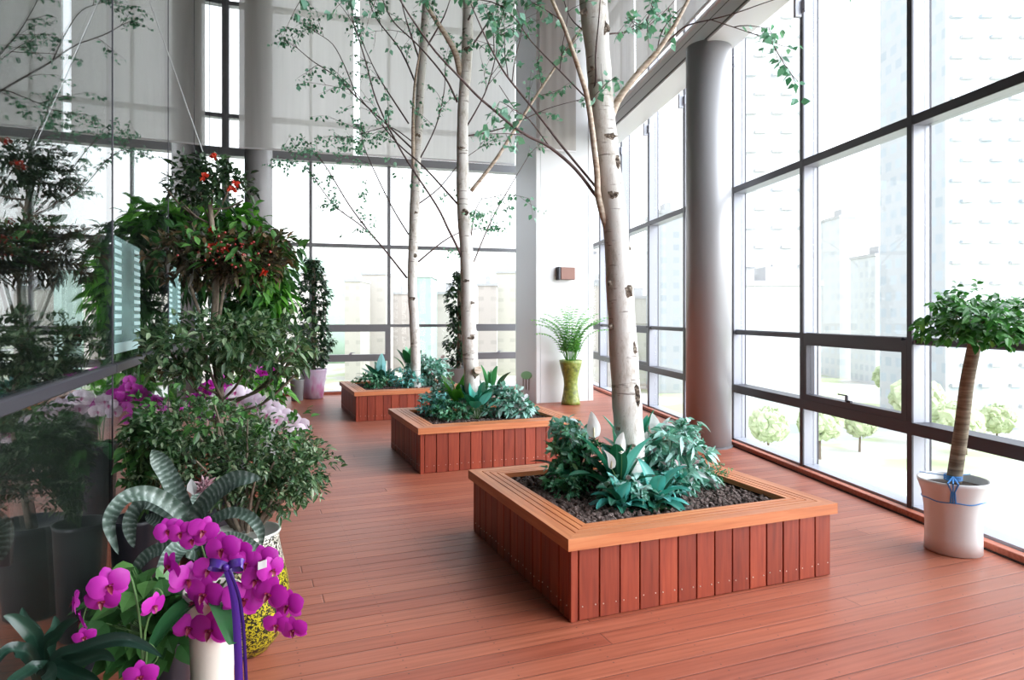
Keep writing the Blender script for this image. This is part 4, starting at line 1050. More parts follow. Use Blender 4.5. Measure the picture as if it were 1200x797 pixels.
# ------------------------------------------------------------------ palm in a waisted vase
pp = V(1.06, 12.18, 0)
t = thing('potted_palm', pp, 'small palm in a waisted olive-green vase against the white pillar', 'potted plant')
MB().lathe(pp, [(.15, 0), (.175, .01), (.165, .06), (.135, .22), (.122, .36), (.132, .48), (.17, .62), (.198, .74), (.206, .80), (.196, .80), (.18, .74), (.0, .74)], 40).build('vase', M['olive'], t, smooth=True)
r_ = random.Random(9); lv = MB(); st = MB()
for i in range(26):
    a = i * 2.4; th = lerp(.03, .48, i / 26); d = V(math.cos(a) * math.sin(th), min(.0, math.sin(a)) * math.sin(th) * .5 - .10, math.cos(th)); L_ = r_.uniform(.9, 1.2)
    p = pp + V(math.cos(a) * .06, math.sin(a) * .06, .74); pts = [p]; dd = d.copy()
    for j in range(9):
        if j > 3: dd = (dd + V(math.cos(a) * .16, -.05, -.20)).normalized()
        pts.append(pts[-1] + dd * L_ / 9)
    st.tube(pts, taper(10, .007, .002), 5, False)
    for j in range(3, 10):
        for s_ in (-1, 1):
            dv = (pts[min(j + 1, 9)] - pts[j - 1]).normalized(); sd = dv.cross(V(0, 0, 1)); sd = sd.normalized() * s_ if sd.length > .01 else V(s_, 0, 0)
            for h_ in (0, .5):
                q = pts[j - 1].lerp(pts[j], h_) if j else pts[j]
                lv.leaf(q, dv * .5 + sd * .9 + V(0, 0, .1), V(0, -.6, 1), (.15 - .012 * (j - 3)) * r_.uniform(.9, 1.2), .036, .2, .4, 3)
st.build('stems', M['palm'], t); lv.build('fronds', M['palm'], t, kind='stuff')

# ------------------------------------------------------------------ box on the pillar, little wall sign
c = FPi[0] + uP * .37 + V(0, 0, 0)
cx = None
pbx = P(664.5, 320.5, 12.40)
xx = (pbx - FPi[0]).dot(uP)
t = thing('wall_lamp', FPi[0] + uP * xx + V(0, 0, pbx.z - .12), 'brown metal box lamp fixed high on the white pillar', 'lamp')
MB().box(xx - .13, xx + .17, -.13, -.03, pbx.z - .115, pbx.z + .115, FPi, .012).build('shade', M['brown'], t)
MB().box(xx - .17, xx - .128, -.13, -.008, pbx.z - .12, pbx.z + .12, FPi, .006).build('end_cap', M['darkmetal'], t)
MB().box(xx - .12, xx + .1, -.03, -.008, pbx.z - .07, pbx.z + .07, FPi).build('back_plate', M['darkmetal'], t)
sp_ = P(617, 440, 12.6); yy = .45
t = thing('wall_sign', FPi[0] + vP * yy + V(0, 0, .35), 'small green leaf-shaped sign with three brown stalks low on the grey pillar side', 'sign')
FS = (FPi[0] - uP * .002, vP, -uP)
m = MB(); nn = 22; cz = EYE - 70 / F * 12.7
for i in range(nn):
    a = 2 * math.pi * i / nn; ww = .26 * math.cos(a); hh = .075 * math.sin(a) + .05 * math.cos(a) * -1 * .4
    for q in (0, .008): m.v.append(FS[0] + FS[1] * (yy + ww) + FS[2] * q + V(0, 0, cz + hh))
m.face([i * 2 for i in range(nn)][::-1]); m.face([i * 2 + 1 for i in range(nn)])
for i in range(nn): j = (i + 1) % nn; m.face((i * 2, j * 2, j * 2 + 1, i * 2 + 1))
m.build('leaf_shape', simple('green_sign', (.28, .75, .34), .6), t)
for k_ in (-.12, .02, .16): MB().box(yy + k_ - .008, yy + k_ + .008, 0, .006, cz - .27, cz - .06, FS).build('stalk', M['trunkdark'], t)

def leafcloud(parent, name, blobs, ncl, per, L, W, mat, seed, shell=.4, up=.3, hang=0., droop=.25, lim=None):
    r = random.Random(seed); lv = MB()
    wsum = sum((q[1][0] * q[1][1] * q[1][2]) ** .67 for q in blobs)
    for b in blobs:
        c, rad = Vector(b[0]), b[1]
        for i in range(max(3, int(ncl * (rad[0] * rad[1] * rad[2]) ** .67 / wsum))):
            d = rdir(r); q = lerp(shell, 1, r.random()) * (1 + .3 * mnoise.noise(d * 2.0 + V(seed, 1, 2)))
            p = c + V(d.x * rad[0], d.y * rad[1], d.z * rad[2]) * q
            if (p - GW(p.y)).dot(nG) > -.10: continue
            for j in range(per):
                ld = (d * .7 + rdir(r) * .9 + V(0, 0, up - hang)).normalized(); s_ = r.uniform(.6, 1.15)
                lv.leaf(p + rdir(r) * L * .5, ld, V(0, 0, 1) + rdir(r) * .6, L * s_, W * s_, .25, droop, 3)
    return lv.build(name, M[mat], parent, kind='stuff')
# ------------------------------------------------------------------ climber columns by the end windows
def climber(c, h0, h1, r0, r1, lab, pot=True, seed=1, n_=430):
    r = random.Random(seed); t = thing('climbing_plant', c, lab, 'potted plant')
    MB().lathe(c, [(.15, 0), (.19, .01), (.225, .3), (.262, .55), (.27, .57), (.25, .57), (.24, .52), (0, .52)], 32).build('pot', M['lilac' if pot else 'greypot'], t, smooth=True)
    MB().tube([c + V(0, 0, .5), c + V(.02, 0, (h0 + h1) / 2), c + V(0, 0, h1)], [.05, .045, .03], 8).build('stem', M['trunkdark'], t)
    lv = MB()
    for i in range(n_):
        k = r.random(); z = lerp(h0, h1, k); rr = lerp(r0, r1, k) * (1 + .25 * math.sin(z * 7)) * math.sqrt(r.uniform(.15, 1)); 
        if k > .93: rr *= .6
        a = r.uniform(0, 6.28); d = V(math.cos(a), math.sin(a), .1); p = c + V(math.cos(a) * rr, math.sin(a) * rr, z)
        for j in range(6): lv.leaf(p + rdir(r) * .04, d + rdir(r) * .8 + V(0, 0, -.3), V(0, 0, 1) + rdir(r) * .5, .085 * r.uniform(.7, 1.2), .05, .2, .3, 3)
    lv.build('foliage', M['climber'], t, kind='stuff')
    if pot: leafcloud(t, 'lower_foliage', [(c + V(-.08, -.1, .80), (.34, .28, .26))], 70, 6, .09, .05, 'variegated', 71, .3)
    return t
cA = V(-3.85, 13.05, 0)
climber(cA, .62, 2.68, .33, .2, 'dark leafy climber column in a lilac swirled pot at the end window', True, 3)
climber(V(-1.06, 13.4, 0), .62, 2.45, .24, .17, 'dark leafy climber column standing behind the middle birch', False, 4, 330)
r_ = random.Random(5)
b = V(-4.15, 12.9, 0)

# ------------------------------------------------------------------ the plant group along the glass partition
# tiered shrub with red flowers
YB = 3.9
base = V((243 - 600) / F * YB, YB, 0)
t = thing('tiered_shrub', base, 'tall dark shrub clipped in tiers with red flowers at its top, tied to the glass', 'potted plant')
MB().lathe(base, [(.115, 0), (.13, .01), (.165, .46), (.178, .50), (.165, .50), (.155, .46), (0, .46)], 32).build('pot', M['blackpot'], t, smooth=True)
tm = MB()
tk = smoothline([base + V(0, 0, .46), P(258, 480, YB), P(250, 400, YB), P(253, 340, YB), P(250, 285, YB), P(246, 240, YB)], 4)
tm.tube(tk, taper(len(tk), .028, .015), 8)
tm.tube(smoothline([P(255, 390, YB), P(262, 340, YB - .05), P(275, 300, YB), P(285, 280, YB)], 4), .009, 6)
tm.tube(smoothline([P(245, 400, YB), P(228, 350, YB), P(215, 310, YB), P(205, 280, YB)], 4), .009, 6)
for (a_, b_) in (((246, 262), (212, 236)), ((247, 262), (232, 215)), ((248, 258), (268, 222)), ((247, 255), (250, 205)), ((230, 255), (190, 215)), ((248, 245), (285, 235))):
    tm.tube(smoothline([P(*a_, YB), P((a_[0] + b_[0]) / 2, (a_[1] + b_[1]) / 2 + 4, YB), P(*b_, YB - .05)], 4), .0055, 5, False)
for (a_, b_) in (((262, 470), (205, 425)), ((262, 465), (190, 400)), ((262, 468), (300, 400)), ((262, 470), (340, 425)), ((258, 455), (275, 395)), ((262, 478), (350, 405)), ((268, 484), (345, 440)), ((264, 480), (200, 440)), ((262, 470), (235, 390))):
    tm.tube(smoothline([P(*a_, YB), P((a_[0] + b_[0]) / 2, (a_[1] + b_[1]) / 2 + 12, YB - .1), P(*b_, YB - .15)], 4), .008, 5, False)
tm.build('trunk', M['trunkdark'], t, smooth=True)
leafcloud(t, 'top_foliage', [(P(225, 218, YB), (.19, .16, .13)), (P(258, 215, YB), (.20, .16, .15)), (P(240, 200, YB), (.17, .15, .09))], 125, 6, .058, .026, 'darktip' if 0 else 'dark', 61, .3)
leafcloud(t, 'middle_foliage', [(P(262, 300, YB), (.36, .25, .18)), (P(225, 300, YB), (.25, .25, .16)), (P(298, 300, YB), (.22, .22, .16))], 235, 6, .07, .03, 'darktip', 62, .3)
leafcloud(t, 'middle_foliage', [(P(270, 290, YB - .1), (.38, .22, .15)), (P(305, 310, YB), (.2, .2, .18))], 75, 5, .085, .034, 'mid', 67, .3)
leafcloud(t, 'lower_foliage', [(P(215, 405, YB - .2), (.34, .28, .17)), (P(275, 395, YB - .2), (.36, .28, .16)), (P(325, 410, YB - .1), (.24, .22, .22)), (P(240, 430, YB - .2), (.36, .22, .1))], 310, 7, .062, .028, 'variegated', 63, .35)
fl = [(239, 206), (275, 214), (272, 222), (250, 270), (254, 287), (246, 289), (264, 292), (310, 319), (190, 391), (252, 184)]
for (x, y) in fl:
    m = MB(); c = P(x, y, YB - .17)
    for j in range(9): m.leaf(c, rdir() + V(0, -.5, .2), rdir(), .032, .024, .3, .2, 3)
    m.build('red_flower', M['red'], t)
m = MB()
for i in range(46): c = P(R.gauss(268, 22), R.gauss(292, 8), YB - .22 + R.uniform(-.05, .05)); m.blob(c, .008, i, .1, 0)
m.build('berries', M['redberry'], t, kind='stuff')
# stay wire
a = P(242, 190, YB); d = P(172, -8, 3.86) - a
t = thing('stay_wire', a, 'thin steel wire running from the tiered shrub up beside the glass', 'wire')
e = a + d * 1.0
MB().tube([a, e], .0035, 6).build('wire', M['wire'], t)
off = -(e - GW(e.y)).dot(nG)
MB().tube([e, e + nG * (off - .004)], .012, 10).build('anchor', M['wire'], t)

# big-leaved money tree behind
YC = 7.8; base = V((285 - 600) / F * YC, YC, 0)
t = thing('money_tree', base, 'broad-leaved bright green plant behind the tiered shrub', 'potted plant')
MB().lathe(base, [(.15, 0), (.17, .01), (.2, .36), (.21, .38), (.19, .38), (.18, .34), (0, .34)], 32).build('pot', M['greypot'], t, smooth=True)
m = MB()
for (x, y) in ((250, 270), (290, 265), (310, 300), (270, 300), (325, 320), (300, 340), (235, 300)):
    m.tube(smoothline([base + V(0, 0, .34), P(285, 420, YC), P((285 + x) / 2, 350, YC), P(x, y, YC)], 4), taper(13, .016, .006), 6, False)
m.build('stems', M['trunkdark'], t, smooth=True)
leafcloud(t, 'foliage', [(P(262, 268, YC), (.50, .4, .2)), (P(300, 300, YC), (.40, .4, .36)), (P(300, 375, YC), (.4, .38, .55)), (P(235, 320, YC), (.36, .36, .46)), (P(318, 330, YC), (.24, .3, .46))], 420, 5, .21, .072, 'deep', 64, .25, .3, .35, .5)
leafcloud(t, 'new_leaves', [(P(268, 258, YC - .1), (.36, .3, .14)), (P(312, 330, YC - .1), (.22, .2, .4)), (P(290, 450, YC - .3), (.4, .2, .14))], 80, 4, .24, .10, 'bright', 65, .2, .2, .3, .4)

# variegated bush in the mosaic pot
YD = 3.35; base = V(-1.27, 3.22, 0)
t = thing('variegated_bush', base, 'wide small-leaved variegated bush in a black and yellow mosaic vase', 'potted plant')
MB().lathe(base, [(.08, 0), (.10, .008), (.15, .07), (.185, .16), (.20, .24), (.192, .33), (.172, .42), (.155, .50), (.150, .54), (.155, .566), (.147, .57), (.138, .54), (.13, .50), (0, .50)], 48).build('vase', M['mosaic'], t, smooth=True)
MB().lathe(base + V(0, 0, .564), [(.150, 0), (.158, .003), (.158, .009), (.150, .012), (.145, .006)], 48).build('rim', simple('pale_rim', (.62, .62, .58), .3), t, smooth=True)
m = MB(); root = base + V(0, 0, .50)
for (x, y, dy) in ((180, 500, .1), (215, 480, .1), (250, 470, 0), (290, 490, .0), (330, 525, -.1), (360, 545, -.1), (375, 560, .1), (345, 580, 0), (300, 560, -.3), (230, 540, -.2), (200, 555, .2)):
    p = P(x, y, YD + dy); m.tube(smoothline([root, root.lerp(p, .5) + V(0, 0, .06), p], 4), taper(9, .011, .004), 6, False)
m.build('stems', M['trunkdark'], t, smooth=True)
leafcloud(t, 'foliage', [(P(230, 500, YD + .1), (.36, .34, .16)), (P(315, 535, YD), (.30, .32, .17)), (P(352, 553, YD), (.17, .24, .15)), (P(180, 520, YD + .15), (.2, .22, .20)), (P(270, 550, YD + .05), (.34, .3, .15)), (P(318, 575, YD), (.24, .25, .10)), (P(165, 560, YD + .1), (.14, .18, .16))], 1200, 7, .042, .019, 'variegated', 66, .45)
leafcloud(t, 'bright_leaves', [(P(255, 490, YD - .2), (.3, .1, .12)), (P(180, 480, YD), (.2, .15, .1)), (P(330, 500, YD - .2), (.2, .15, .12))], 40, 4, .055, .03, 'mid', 68, .3)

# ---- orchids
def orchid_flower_mesh(size, petal, lip):
    """one flower facing -Y, centred on the origin; returns two meshes"""
    m = MB()
    def petal_(ang, L, W, cup=.15):
        d = V(math.sin(ang), 0, math.cos(ang)); side = V(math.cos(ang), 0, -math.sin(ang))
        base = len(m.v); NS, NK = 6, 5
        for i in range(NS + 1):
            t_ = i / NS; w_ = W / 2 * (math.sin(math.pi * (.06 + .90 * t_)) ** .6 if i < NS else .12)
            for k_ in range(NK):
                q = k_ / (NK - 1) * 2 - 1
                m.v.append(d * (L * t_) + side * (w_ * q) + V(0, -cup * L * t_ * (1 - t_) * 1.6 + .10 * L * (1 - q * q) * -.3 + .12 * L * t_ * t_, 0))
        for i in range(NS):
            for k_ in range(NK - 1):
                a_ = base + i * NK + k_; m.face((a_, a_ + 1, a_ + NK + 1, a_ + NK), ((0, 0), (1, 0), (1, 1), (0, 1)))
    s = size
    for a_ in (0, 2.25, -2.25): petal_(a_, s * .52, s * .38)
    for v in m.v: v.y += .004
    petal_(1.3, s * .56, s * .66, .22); petal_(-1.3, s * .56, s * .66, .22)
    l = MB(); l.leaf(V(0, -.004, 0), V(0, -.8, -.7), V(0, -.5, 1), s * .26, s * .16, .8, .2, 3); l.leaf(V(0, -.004, 0), V(.7, -.8, .1), V(0, 0, 1), s * .16, s * .13, .4, 0, 3); l.leaf(V(0, -.004, 0), V(-.7, -.8, .1), V(0, 0, 1), s * .16, s * .13, .4, 0, 3)
    l.tube([V(0, 0, 0), V(0, -s * .13, s * .02)], [s * .03, s * .035], 7)
    def mk(mb_, nm, mt):
        me = bpy.data.meshes.new(nm); me.from_pydata([tuple(v) for v in mb_.v], [], mb_.f); me.materials.append(mt)
        me.uv_layers.new(name='leaf')
        me.polygons.foreach_set('use_smooth', [True] * len(me.polygons)); return me
    return mk(m, 'flower', petal), mk(l, 'lip', lip)
FM = orchid_flower_mesh(.100, M['magenta'], M['lip']); FWm = orchid_flower_mesh(.095, M['whitepetal'], M['pinklip'])
def put_flower(parent, p, yaw, pitch, meshes, s=1.0, roll=0):
    o = bpy.data.objects.new('flower', meshes[0]); COL.objects.link(o); o.parent = parent
    o.location = Vector(p) - ORG[parent.name]; o.rotation_euler = (pitch, roll, yaw); o.scale = (s, s, s)
    l = bpy.data.objects.new('lip', meshes[1]); COL.objects.link(l); l.parent = o
    return o
def orchid_leaves(t, base, nl, L, W, seed):
    r = random.Random(seed); m = MB()
    for i in range(nl):
        a = i * 2.5 + r.random(); d = V(math.cos(a), math.sin(a), .5).normalized(); pts = [Vector(base)]; dd = d.copy()
        for j in range(6): dd = (dd + V(0, 0, -.22)).normalized(); pts.append(pts[-1] + dd * L / 6)
        lp = smoothline(pts, 3); n_ = len(lp); m.ribbon(lp, [W * max(.25 if j < n_ - 2 else .05, math.sin(math.pi * (.1 + .85 * j / (n_ - 1))) ** .6) for j in range(n_)], fold=.35)
    m.build('leaves', M['strap'], t, smooth=True)

YO = 2.25
base = V((249 - 600) / F * YO, YO, 0)
t = thing('magenta_orchid', base, 'magenta orchid with arching sprays in a tall cream vase at the front', 'potted plant')
MB().lathe(base, [(.075, 0), (.085, .006), (.072, .2), (.066, .4), (.072, .55), (.088, .66), (.093, .69), (.086, .69), (.078, .64), (0, .64)], 40).build('vase', M['creampot'], t, smooth=True)
orchid_leaves(t, base + V(0, 0, .66), 5, .26, .075, 3)
fls = [(197, 622, .1, .8), (212, 624, .1, .8), (226, 632, .1, .8), (238, 622, .5, .9), (261, 644, 0, 1.05), (281, 647, .1, .8), (288, 660, -.1, .95), (308, 657, .4, .95), (318, 668, .5, .85),
       (200, 664, -.8, .95), (219, 680, .7, 1.1), (240, 696, .15, 1.15), (244, 668, .3, .9), (285, 702, .2, 1.25), (316, 696, -.1, 1.1), (338, 710, -.2, .95), (344, 738, .1, .85), (324, 732, .3, .8),
       (247, 738, 0, 1.25), (222, 735, .5, 1.0), (228, 706, -.4, .9), (270, 662, .2, .8), (300, 680, .3, .9)]
st = MB()
tip0 = base + V(0, 0, .66)
sprays = [[(250, 690), (245, 660), (262, 640), (285, 648), (305, 665), (322, 690), (338, 712), (346, 742)], [(248, 690), (236, 640), (225, 628), (210, 622), (192, 620)], [(246, 690), (228, 668), (212, 670), (196, 668)],
          [(250, 690), (258, 680), (250, 700), (245, 735)], [(248, 695), (230, 690), (222, 720), (222, 740)], [(252, 695), (280, 670), (300, 690), (318, 700), (326, 735)]]
for k_, s_ in enumerate(sprays):
    pts = [tip0] + [P(x, y, YO - .01 * j - .01 * k_) for j, (x, y) in enumerate(s_)]; ln = smoothline(pts, 4); st.tube(ln, taper(len(ln), .0045, .0022), 6)
st.build('flower_stems', M['stemgreen'], t)
r_ = random.Random(2)
for i, (x, y, yaw, s_) in enumerate(fls):
    put_flower(t, P(x, y, YO - .07 - .03 * r_.random()), yaw + r_.uniform(-.3, .3), r_.uniform(-.3, .25), FM, s_, r_.uniform(-.4, .4))
# bow and ribbon tails
rb = thing('ribbon_bow', P(266, 665, 2.10), 'purple satin bow with long tails hanging from the front orchid', 'ribbon')
c = P(266, 664, 2.08)
for s_ in (-1, 1):
    m = MB(); pts = [c, c + V(s_ * .022, -.012, .014), c + V(s_ * .048, -.008, .016), c + V(s_ * .05, .0, .0), c + V(s_ * .026, .004, -.006), c]
    m.ribbon(smoothline(pts, 3), [.024] * 16, side=V(0, .25, 1), fold=.1); m.build('loop', M['ribbon'], rb, smooth=True)
MB().blob(c + V(0, -.008, 0), .012, 1, .2, 1).build('knot', M['ribbon'], rb, smooth=True)
m = MB()
for (dx, w_) in ((.026, .024), (.040, .012)):
    pts = [c + V(0, -.004, 0), c + V(dx * 1.1, -.012, -.10), c + V(dx * 1.5, -.01, -.3), c + V(dx * 1.75, -.01, -.62)]
    m.ribbon(smoothline(pts, 6), [w_] * 19, side=V(1, .35 * math.sin(dx * 90), 0), fold=.25)
m.build('tails', M['ribbon'], rb, smooth=True)
t2_ = thing('plant_tag', P(307, 662, 2.13), 'small white tag tucked among the front magenta blooms', 'tag')
MB().box(-.012, .014, -.001, .001, -.012, .012, (P(307, 662, 2.10), V(.95, .2, .25).normalized(), V(0, 1, 0))).build('card', M['tag'], t2_)
MB().tube([P(307, 662, 2.10), P(300, 668, 2.2)], .001, 5).build('string', M['wire'], t2_)

# second magenta orchid, to the left
YL = 2.05; base = V((170 - 600) / F * YL, YL, 0)
t = thing('magenta_orchid', base, 'smaller magenta orchid with few blooms left of the cream vase', 'potted plant')
MB().lathe(base, [(.06, 0), (.07, .005), (.085, .3), (.09, .36), (.08, .36), (.075, .33), (0, .33)], 32).build('pot', M['blackpot'], t, smooth=True)
orchid_leaves(t, base + V(0, 0, .34), 5, .24, .07, 8)
st = MB(); tp = base + V(0, 0, .34)
for k_, s_ in enumerate([[(165, 740), (150, 670), (120, 680), (100, 715), (96, 742)], [(170, 740), (190, 700), (182, 690), (178, 706)], [(172, 760), (185, 770), (168, 790)]]):
    ln = smoothline([tp] + [P(x, y, YL - .02) for (x, y) in s_], 4); st.tube(ln, taper(len(ln), .004, .002), 6)
st.build('flower_stems', M['stemgreen'], t)
for (x, y, yaw, s_, pit) in ((128, 686, .6, 1.05, 0), (120, 704, .3, .9, .3), (88, 706, -1.2, .7, 0), (96, 728, -.9, .6, .3), (99, 746, .4, .6, .4), (180, 710, 1.2, .75, .2), (165, 792, .3, .9, .2)):
    put_flower(t, P(x, y, YL - .06), yaw, pit, FM, s_, r_.uniform(-.3, .3))

# white orchids behind the bush
YW = 5.4; base = V((268 - 600) / F * YW, YW, 0)
t = thing('white_orchid', base, 'pale pink-white orchid in a long row of blooms behind the variegated bush', 'potted plant')
MB().lathe(base, [(.12, 0), (.13, .01), (.14, .35), (.16, .60), (.165, .63), (.15, .63), (.14, .6), (0, .6)], 32).build('vase', M['blackpot'], t, smooth=True)
orchid_leaves(t, base + V(0, 0, .62), 6, .3, .09, 5)
st = MB()
for s_ in ([(262, 520), (268, 478), (290, 462), (320, 475), (342, 492), (356, 505)], [(262, 520), (258, 480), (250, 470), (262, 462)]):
    ln = smoothline([base + V(0, 0, .62)] + [P(x, y, YW) for (x, y) in s_], 4); st.tube(ln, taper(len(ln), .006, .003), 6)
st.build('flower_stems', M['stemgreen'], t)
for i in range(15):
    k_ = i / 14; x = lerp(276, 352, k_); y = lerp(462, 501, k_ ** 1.25) + (7 if i % 2 else -2)
    put_flower(t, P(x, y, YW - .1 + .05 * (i % 3)), r_.uniform(-.5, .5), r_.uniform(-.2, .3), FWm, 1.5, r_.uniform(-.3, .3))
for (x, y) in ((251, 470), (246, 478), (262, 476), (256, 465)): put_flower(t, P(x, y, YW - .08), r_.uniform(-.4, .4), 0, FWm, 1.2)
# magenta cluster behind
YM = 4.45
for (cx_, cy_, n_, sx_, sy_, lab, zt) in ((240, 470, 36, 30, 17, 'dense magenta orchid cluster behind the bush, left of the white blooms', .5), (310, 434, 7, 10, 5, 'small purple-pink orchid below the tiered shrub, nearest the grey column', .8)):
    Yq = {240: 5.87, 310: 6.3}[cx_]
    if cx_ == 160: base = GW(Yq) - nG * .33
    else: base = V((cx_ - 600) / F * Yq, Yq, 0)
    t = thing('magenta_orchid', base, lab, 'potted plant')
    MB().lathe(base, [(.09, 0), (.10, .01), (.12, zt - .05), (.125, zt), (.11, zt), (0, zt - .03)], 28).build('pot', M['greypot' if cx_ != 240 else 'tile_terracotta'], t, smooth=True)
    orchid_leaves(t, base + V(0, 0, zt), 5, .22, .07, int(cx_))
    cxw = base.x; zc = EYE + (HZ - cy_) / F * Yq; st = MB()
    for k_ in range(n_):
        p = V(cxw + r_.gauss(0, 1) * sx_ * .6 / F * Yq, base.y + r_.uniform(-.12, .12), zc + r_.gauss(0, 1) * sy_ * .7 / F * Yq)
        if (p - GW(p.y)).dot(nG) > -.09: p = p - nG * .15
        if k_ % 4 == 0: st.tube(smoothline([base + V(0, 0, zt), V((base.x + p.x) / 2, base.y, zc - .1), p + V(0, .02, 0)], 4), .003, 5)
        put_flower(t, p, r_.uniform(-.7, .9), r_.uniform(-.3, .3), FM, 1.0, r_.uniform(-.5, .5))
    st.build('flower_stems', M['stemgreen'], t)
# a green under-planting
b = V((225 - 600) / F * 4.0, 4.0, 0)
def pothos(base, top, rad, mat, lab, seed, n_, L, W, potmat='blackpot', ph=.4, pr=.12):
    t = thing('potted_foliage', base, lab, 'potted plant')
    MB().lathe(base, [(pr * .75, 0), (pr * .8, .01), (pr, ph), (pr * 1.05, ph + .02), (pr * .95, ph + .02), (pr * .9, ph - .03), (0, ph - .03)], 28).build('pot', M[potmat], t, smooth=True)
    r = random.Random(seed); lv = MB(); st = MB()
    for i in range(n_):
        d = rdir(r); p = Vector(top) + V(d.x * rad[0], d.y * rad[1], d.z * rad[2]) * (.4 + .6 * r.random())
        if (p - GW(p.y)).dot(nG) > -.09: continue
        st.tube(smoothline([base + V(0, 0, ph - .02), Vector(base).lerp(p, .5) + V(0, 0, ph * .5), p], 3), .0022, 4, False)
        lv.leaf(p, V(d.x, d.y - .5, -.35 + r.uniform(-.2, .4)), V(0, -.5, 1) + rdir(r) * .4, L * r.uniform(.7, 1.2), W * r.uniform(.8, 1.2), .15, .25, 4, [.3, 1, .85, .45, 0])
    st.build('stems', M['stemgreen'], t); lv.build('leaves', M[mat], t)
    return t
base = V((190 - 600) / F * 2.45, 2.45, 0)
pothos(base, P(168, 722, 2.35), (.18, .16, .20), 'mid', 'heart-leaved green plant low between the orchid vases', 11, 110, .085, .07, 'blackpot', .42, .1)
base = V((160 - 600) / F * 3.45, 3.45, 0)
pothos(base, P(170, 520, 3.4), (.20, .16, .20), 'mid', 'green leafy plant under the magenta cluster beside the glass', 12, 150, .07, .045, 'blackpot', .55, .12)

# ---- banded bromeliad
YR = 2.75; base = V((232 - 600) / F * YR, YR, 0)
t = thing('bromeliad', base, 'silver-banded bromeliad with arching leaves and a dusty pink flower head', 'potted plant')
MB().lathe(base, [(.08, 0), (.09, .008), (.085, .25), (.10, .48), (.115, .56), (.105, .56), (.095, .53), (0, .53)], 36).build('pot', M['blackpot'], t, smooth=True)
cup = V(base.x, base.y, .60)
Ls = [([(226, 640), (220, 611), (199, 590), (173, 579), (150, 583), (135, 598), (129, 618), (139, 650)], [0, -.02, -.06, -.12, -.16, -.2, -.22, -.24], .066),
      ([(226, 640), (214, 612), (190, 594), (170, 589), (156, 604), (153, 622), (157, 642)], [0, .02, .05, .06, .06, .05, .05], .07),
      ([(228, 640), (218, 605), (208, 578), (197, 555), (186, 538), (178, 527)], [0, .05, .1, .12, .12, .1], .085),
      ([(236, 640), (230, 612), (244, 588), (260, 573), (280, 562), (306, 561)], [0, -.05, -.1, -.12, -.14, -.15], .085),
      ([(236, 645), (243, 620), (258, 606), (276, 601), (294, 607), (305, 622), (307, 640)], [0, -.03, -.06, -.08, -.1, -.12, -.12], .05),
      ([(232, 645), (222, 640), (206, 648), (196, 670), (190, 705)], [0, -.14, -.22, -.26, -.27], .085),
      ([(236, 645), (262, 632), (285, 634), (312, 652)], [0, .02, .03, .03], .055),
      ([(228, 645), (205, 625), (188, 612), (170, 605)], [0, .1, .16, .2], .06),
      ([(228, 645), (222, 615), (232, 590), (236, 570)], [0, .15, .2, .24], .075),
      ([(236, 645), (250, 650), (262, 670), (268, 700)], [0, -.1, -.2, -.22], .07),
      ([(230, 645), (206, 640), (175, 650), (152, 676)], [0, .0, .0, .0], .06)]
for (px, dy, w_) in Ls:
    pts = [cup.lerp(P(*px[0], YR), .5)] + [P(x, y, YR + q) for ((x, y), q) in zip(px[1:], dy[1:])]
    lp = smoothline(pts, 5); n_ = len(lp)
    ww = [w_ * (1 - .12 * abs(j / (n_ - 1) - .3)) * (1 if j < n_ * .72 else max(.03, math.cos((j / (n_ - 1) - .72) / .28 * math.pi / 2) ** .8)) for j in range(n_)]
    m = MB()
    # strap lies across the radial direction of the rosette
    d_ = (pts[-1] - pts[0]); d_.z = 0; d_ = d_.normalized() if d_.length > .05 else V(0, -1, 0); sd = V(-d_.y, d_.x, 0)
    vis = V(sd.x, sd.y, .9 if abs(d_.x) > .6 else .1).normalized()
    m.ribbon(lp, [q * .92 for q in ww], up=V(.1, -1, .55), fold=.35); m.build('leaf', M['band'], t, smooth=True)
m = MB(); fc = P(241, 572, YR + .03)
r_ = random.Random(6)
for i in range(90):
    d = rdir(r_) + V(.35, -.4, .35); m.leaf(fc + rdir(r_) * .012, d, rdir(r_), .06 * r_.uniform(.6, 1), .012, .3, .1, 3)
m.build('flower_head', leafmat('dusty_pink_bract', [(0, (.22, .10, .13)), (.6, (.45, .26, .30)), (1, (.7, .55, .58))], .5, .2, None, (1, 1, 1)), t)
m = MB(); m.leaf(P(227, 580, YR), V(-.1, -.1, 1), V(0, -1, .2), .07, .045, .3, 0, 3); m.build('bract', M['spathe'], t)
m = MB(); m.tube([cup, fc], .01, 8); m.build('flower_stalk', M['stemgreen'], t)

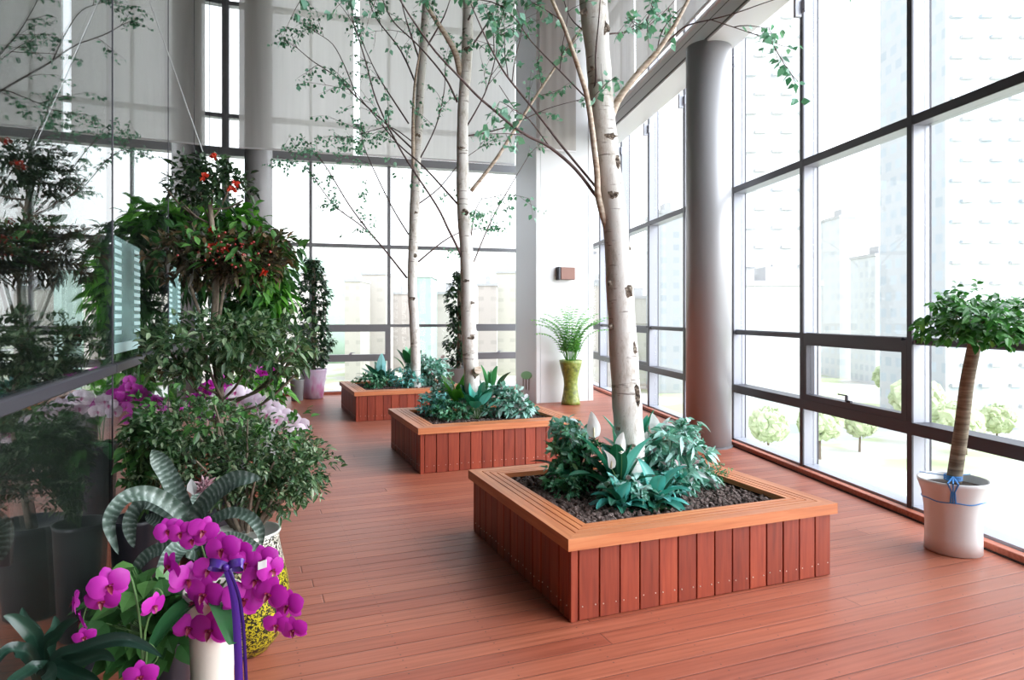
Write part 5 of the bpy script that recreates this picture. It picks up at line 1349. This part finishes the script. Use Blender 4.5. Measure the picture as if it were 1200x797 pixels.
# ---- dark rosette bottom left
YQ = 1.72; base = V((62 - 600) / F * YQ, YQ, 0)
t = thing('rosette_plant', base, 'dark green plant with pale-edged strap leaves in the bottom left corner', 'potted plant')
MB().lathe(base, [(.06, 0), (.07, .005), (.085, .4), (.09, .52), (.082, .52), (.078, .48), (0, .48)], 32).build('pot', M['greypot'], t, smooth=True)
top = V(base.x + .0, base.y, .56)
Lq = [([(45, 760), (35, 740), (18, 726), (4, 722)], -.05), ([(52, 765), (68, 745), (80, 732), (92, 726)], -.08), ([(62, 778), (95, 762), (135, 750), (165, 755), (190, 770)], -.1), ([(40, 775), (20, 762), (5, 765), (-12, 790)], -.12),
      ([(70, 785), (95, 775), (120, 768), (135, 775)], -.16), ([(48, 770), (42, 745), (30, 728), (26, 712)], .06), ([(58, 770), (60, 750), (66, 735), (64, 722)], .05), ([(60, 785), (85, 790), (110, 800), (125, 820)], -.2), ([(50, 785), (30, 790), (10, 805), (0, 830)], -.2),
      ([(55, 790), (60, 790), (58, 805), (50, 830)], -.25)]
m = MB()
for (px, dy) in Lq:
    pts = [top] + [P(x, y, YQ + dy * (j + 1) / len(px)) for j, (x, y) in enumerate(px)]
    lp = smoothline(pts, 5); n_ = len(lp); d_ = pts[-1] - pts[0]; d_.z = 0; d_ = d_.normalized(); sd = V(-d_.y, d_.x, .5).normalized()
    m.ribbon(lp, [.037 * (.7 + .3 * min(1, 3 * j / n_)) * (1 if j < n_ * .45 else max(.03, math.cos((j / (n_ - 1) - .45) / .55 * math.pi / 2) ** .8)) for j in range(n_)], up=V(.1, -1, .8), fold=.3)
m.build('leaves', M['rosette'], t, smooth=True)

# ---- pale yellow-green shrub at the foot of the climber
b = V(-4.05, 12.7, 0)
pothos(b, V(-4.05, 12.62, .98), (.28, .22, .3), 'mid', 'low yellow-green plant beside the lilac pot', 14, 120, .1, .05, 'greypot', .38, .13)

# ------------------------------------------------------------------ behind the glass
bn = V(-3.25, 3.85, 0); f = (bn, dG, nG)
t = thing('wooden_bench', bn, 'dark wooden bench standing behind the glass partition', 'bench')
m = MB()
for k_ in range(4): m.box(-.9, .5, -.2 + k_ * .105, -.11 + k_ * .105, .40, .44, f, .006)
m.build('seat', M['benchwood'], t)
for (x, y) in ((-.85, -.17), (.44, -.17), (-.85, .16), (.44, .16)): MB().box(x - .03, x + .03, y - .03, y + .03, 0, .40, f, .004).build('leg', M['benchwood'], t)
MB().box(-.82, .41, -.02, .02, .32, .37, f).build('rail', M['benchwood'], t)
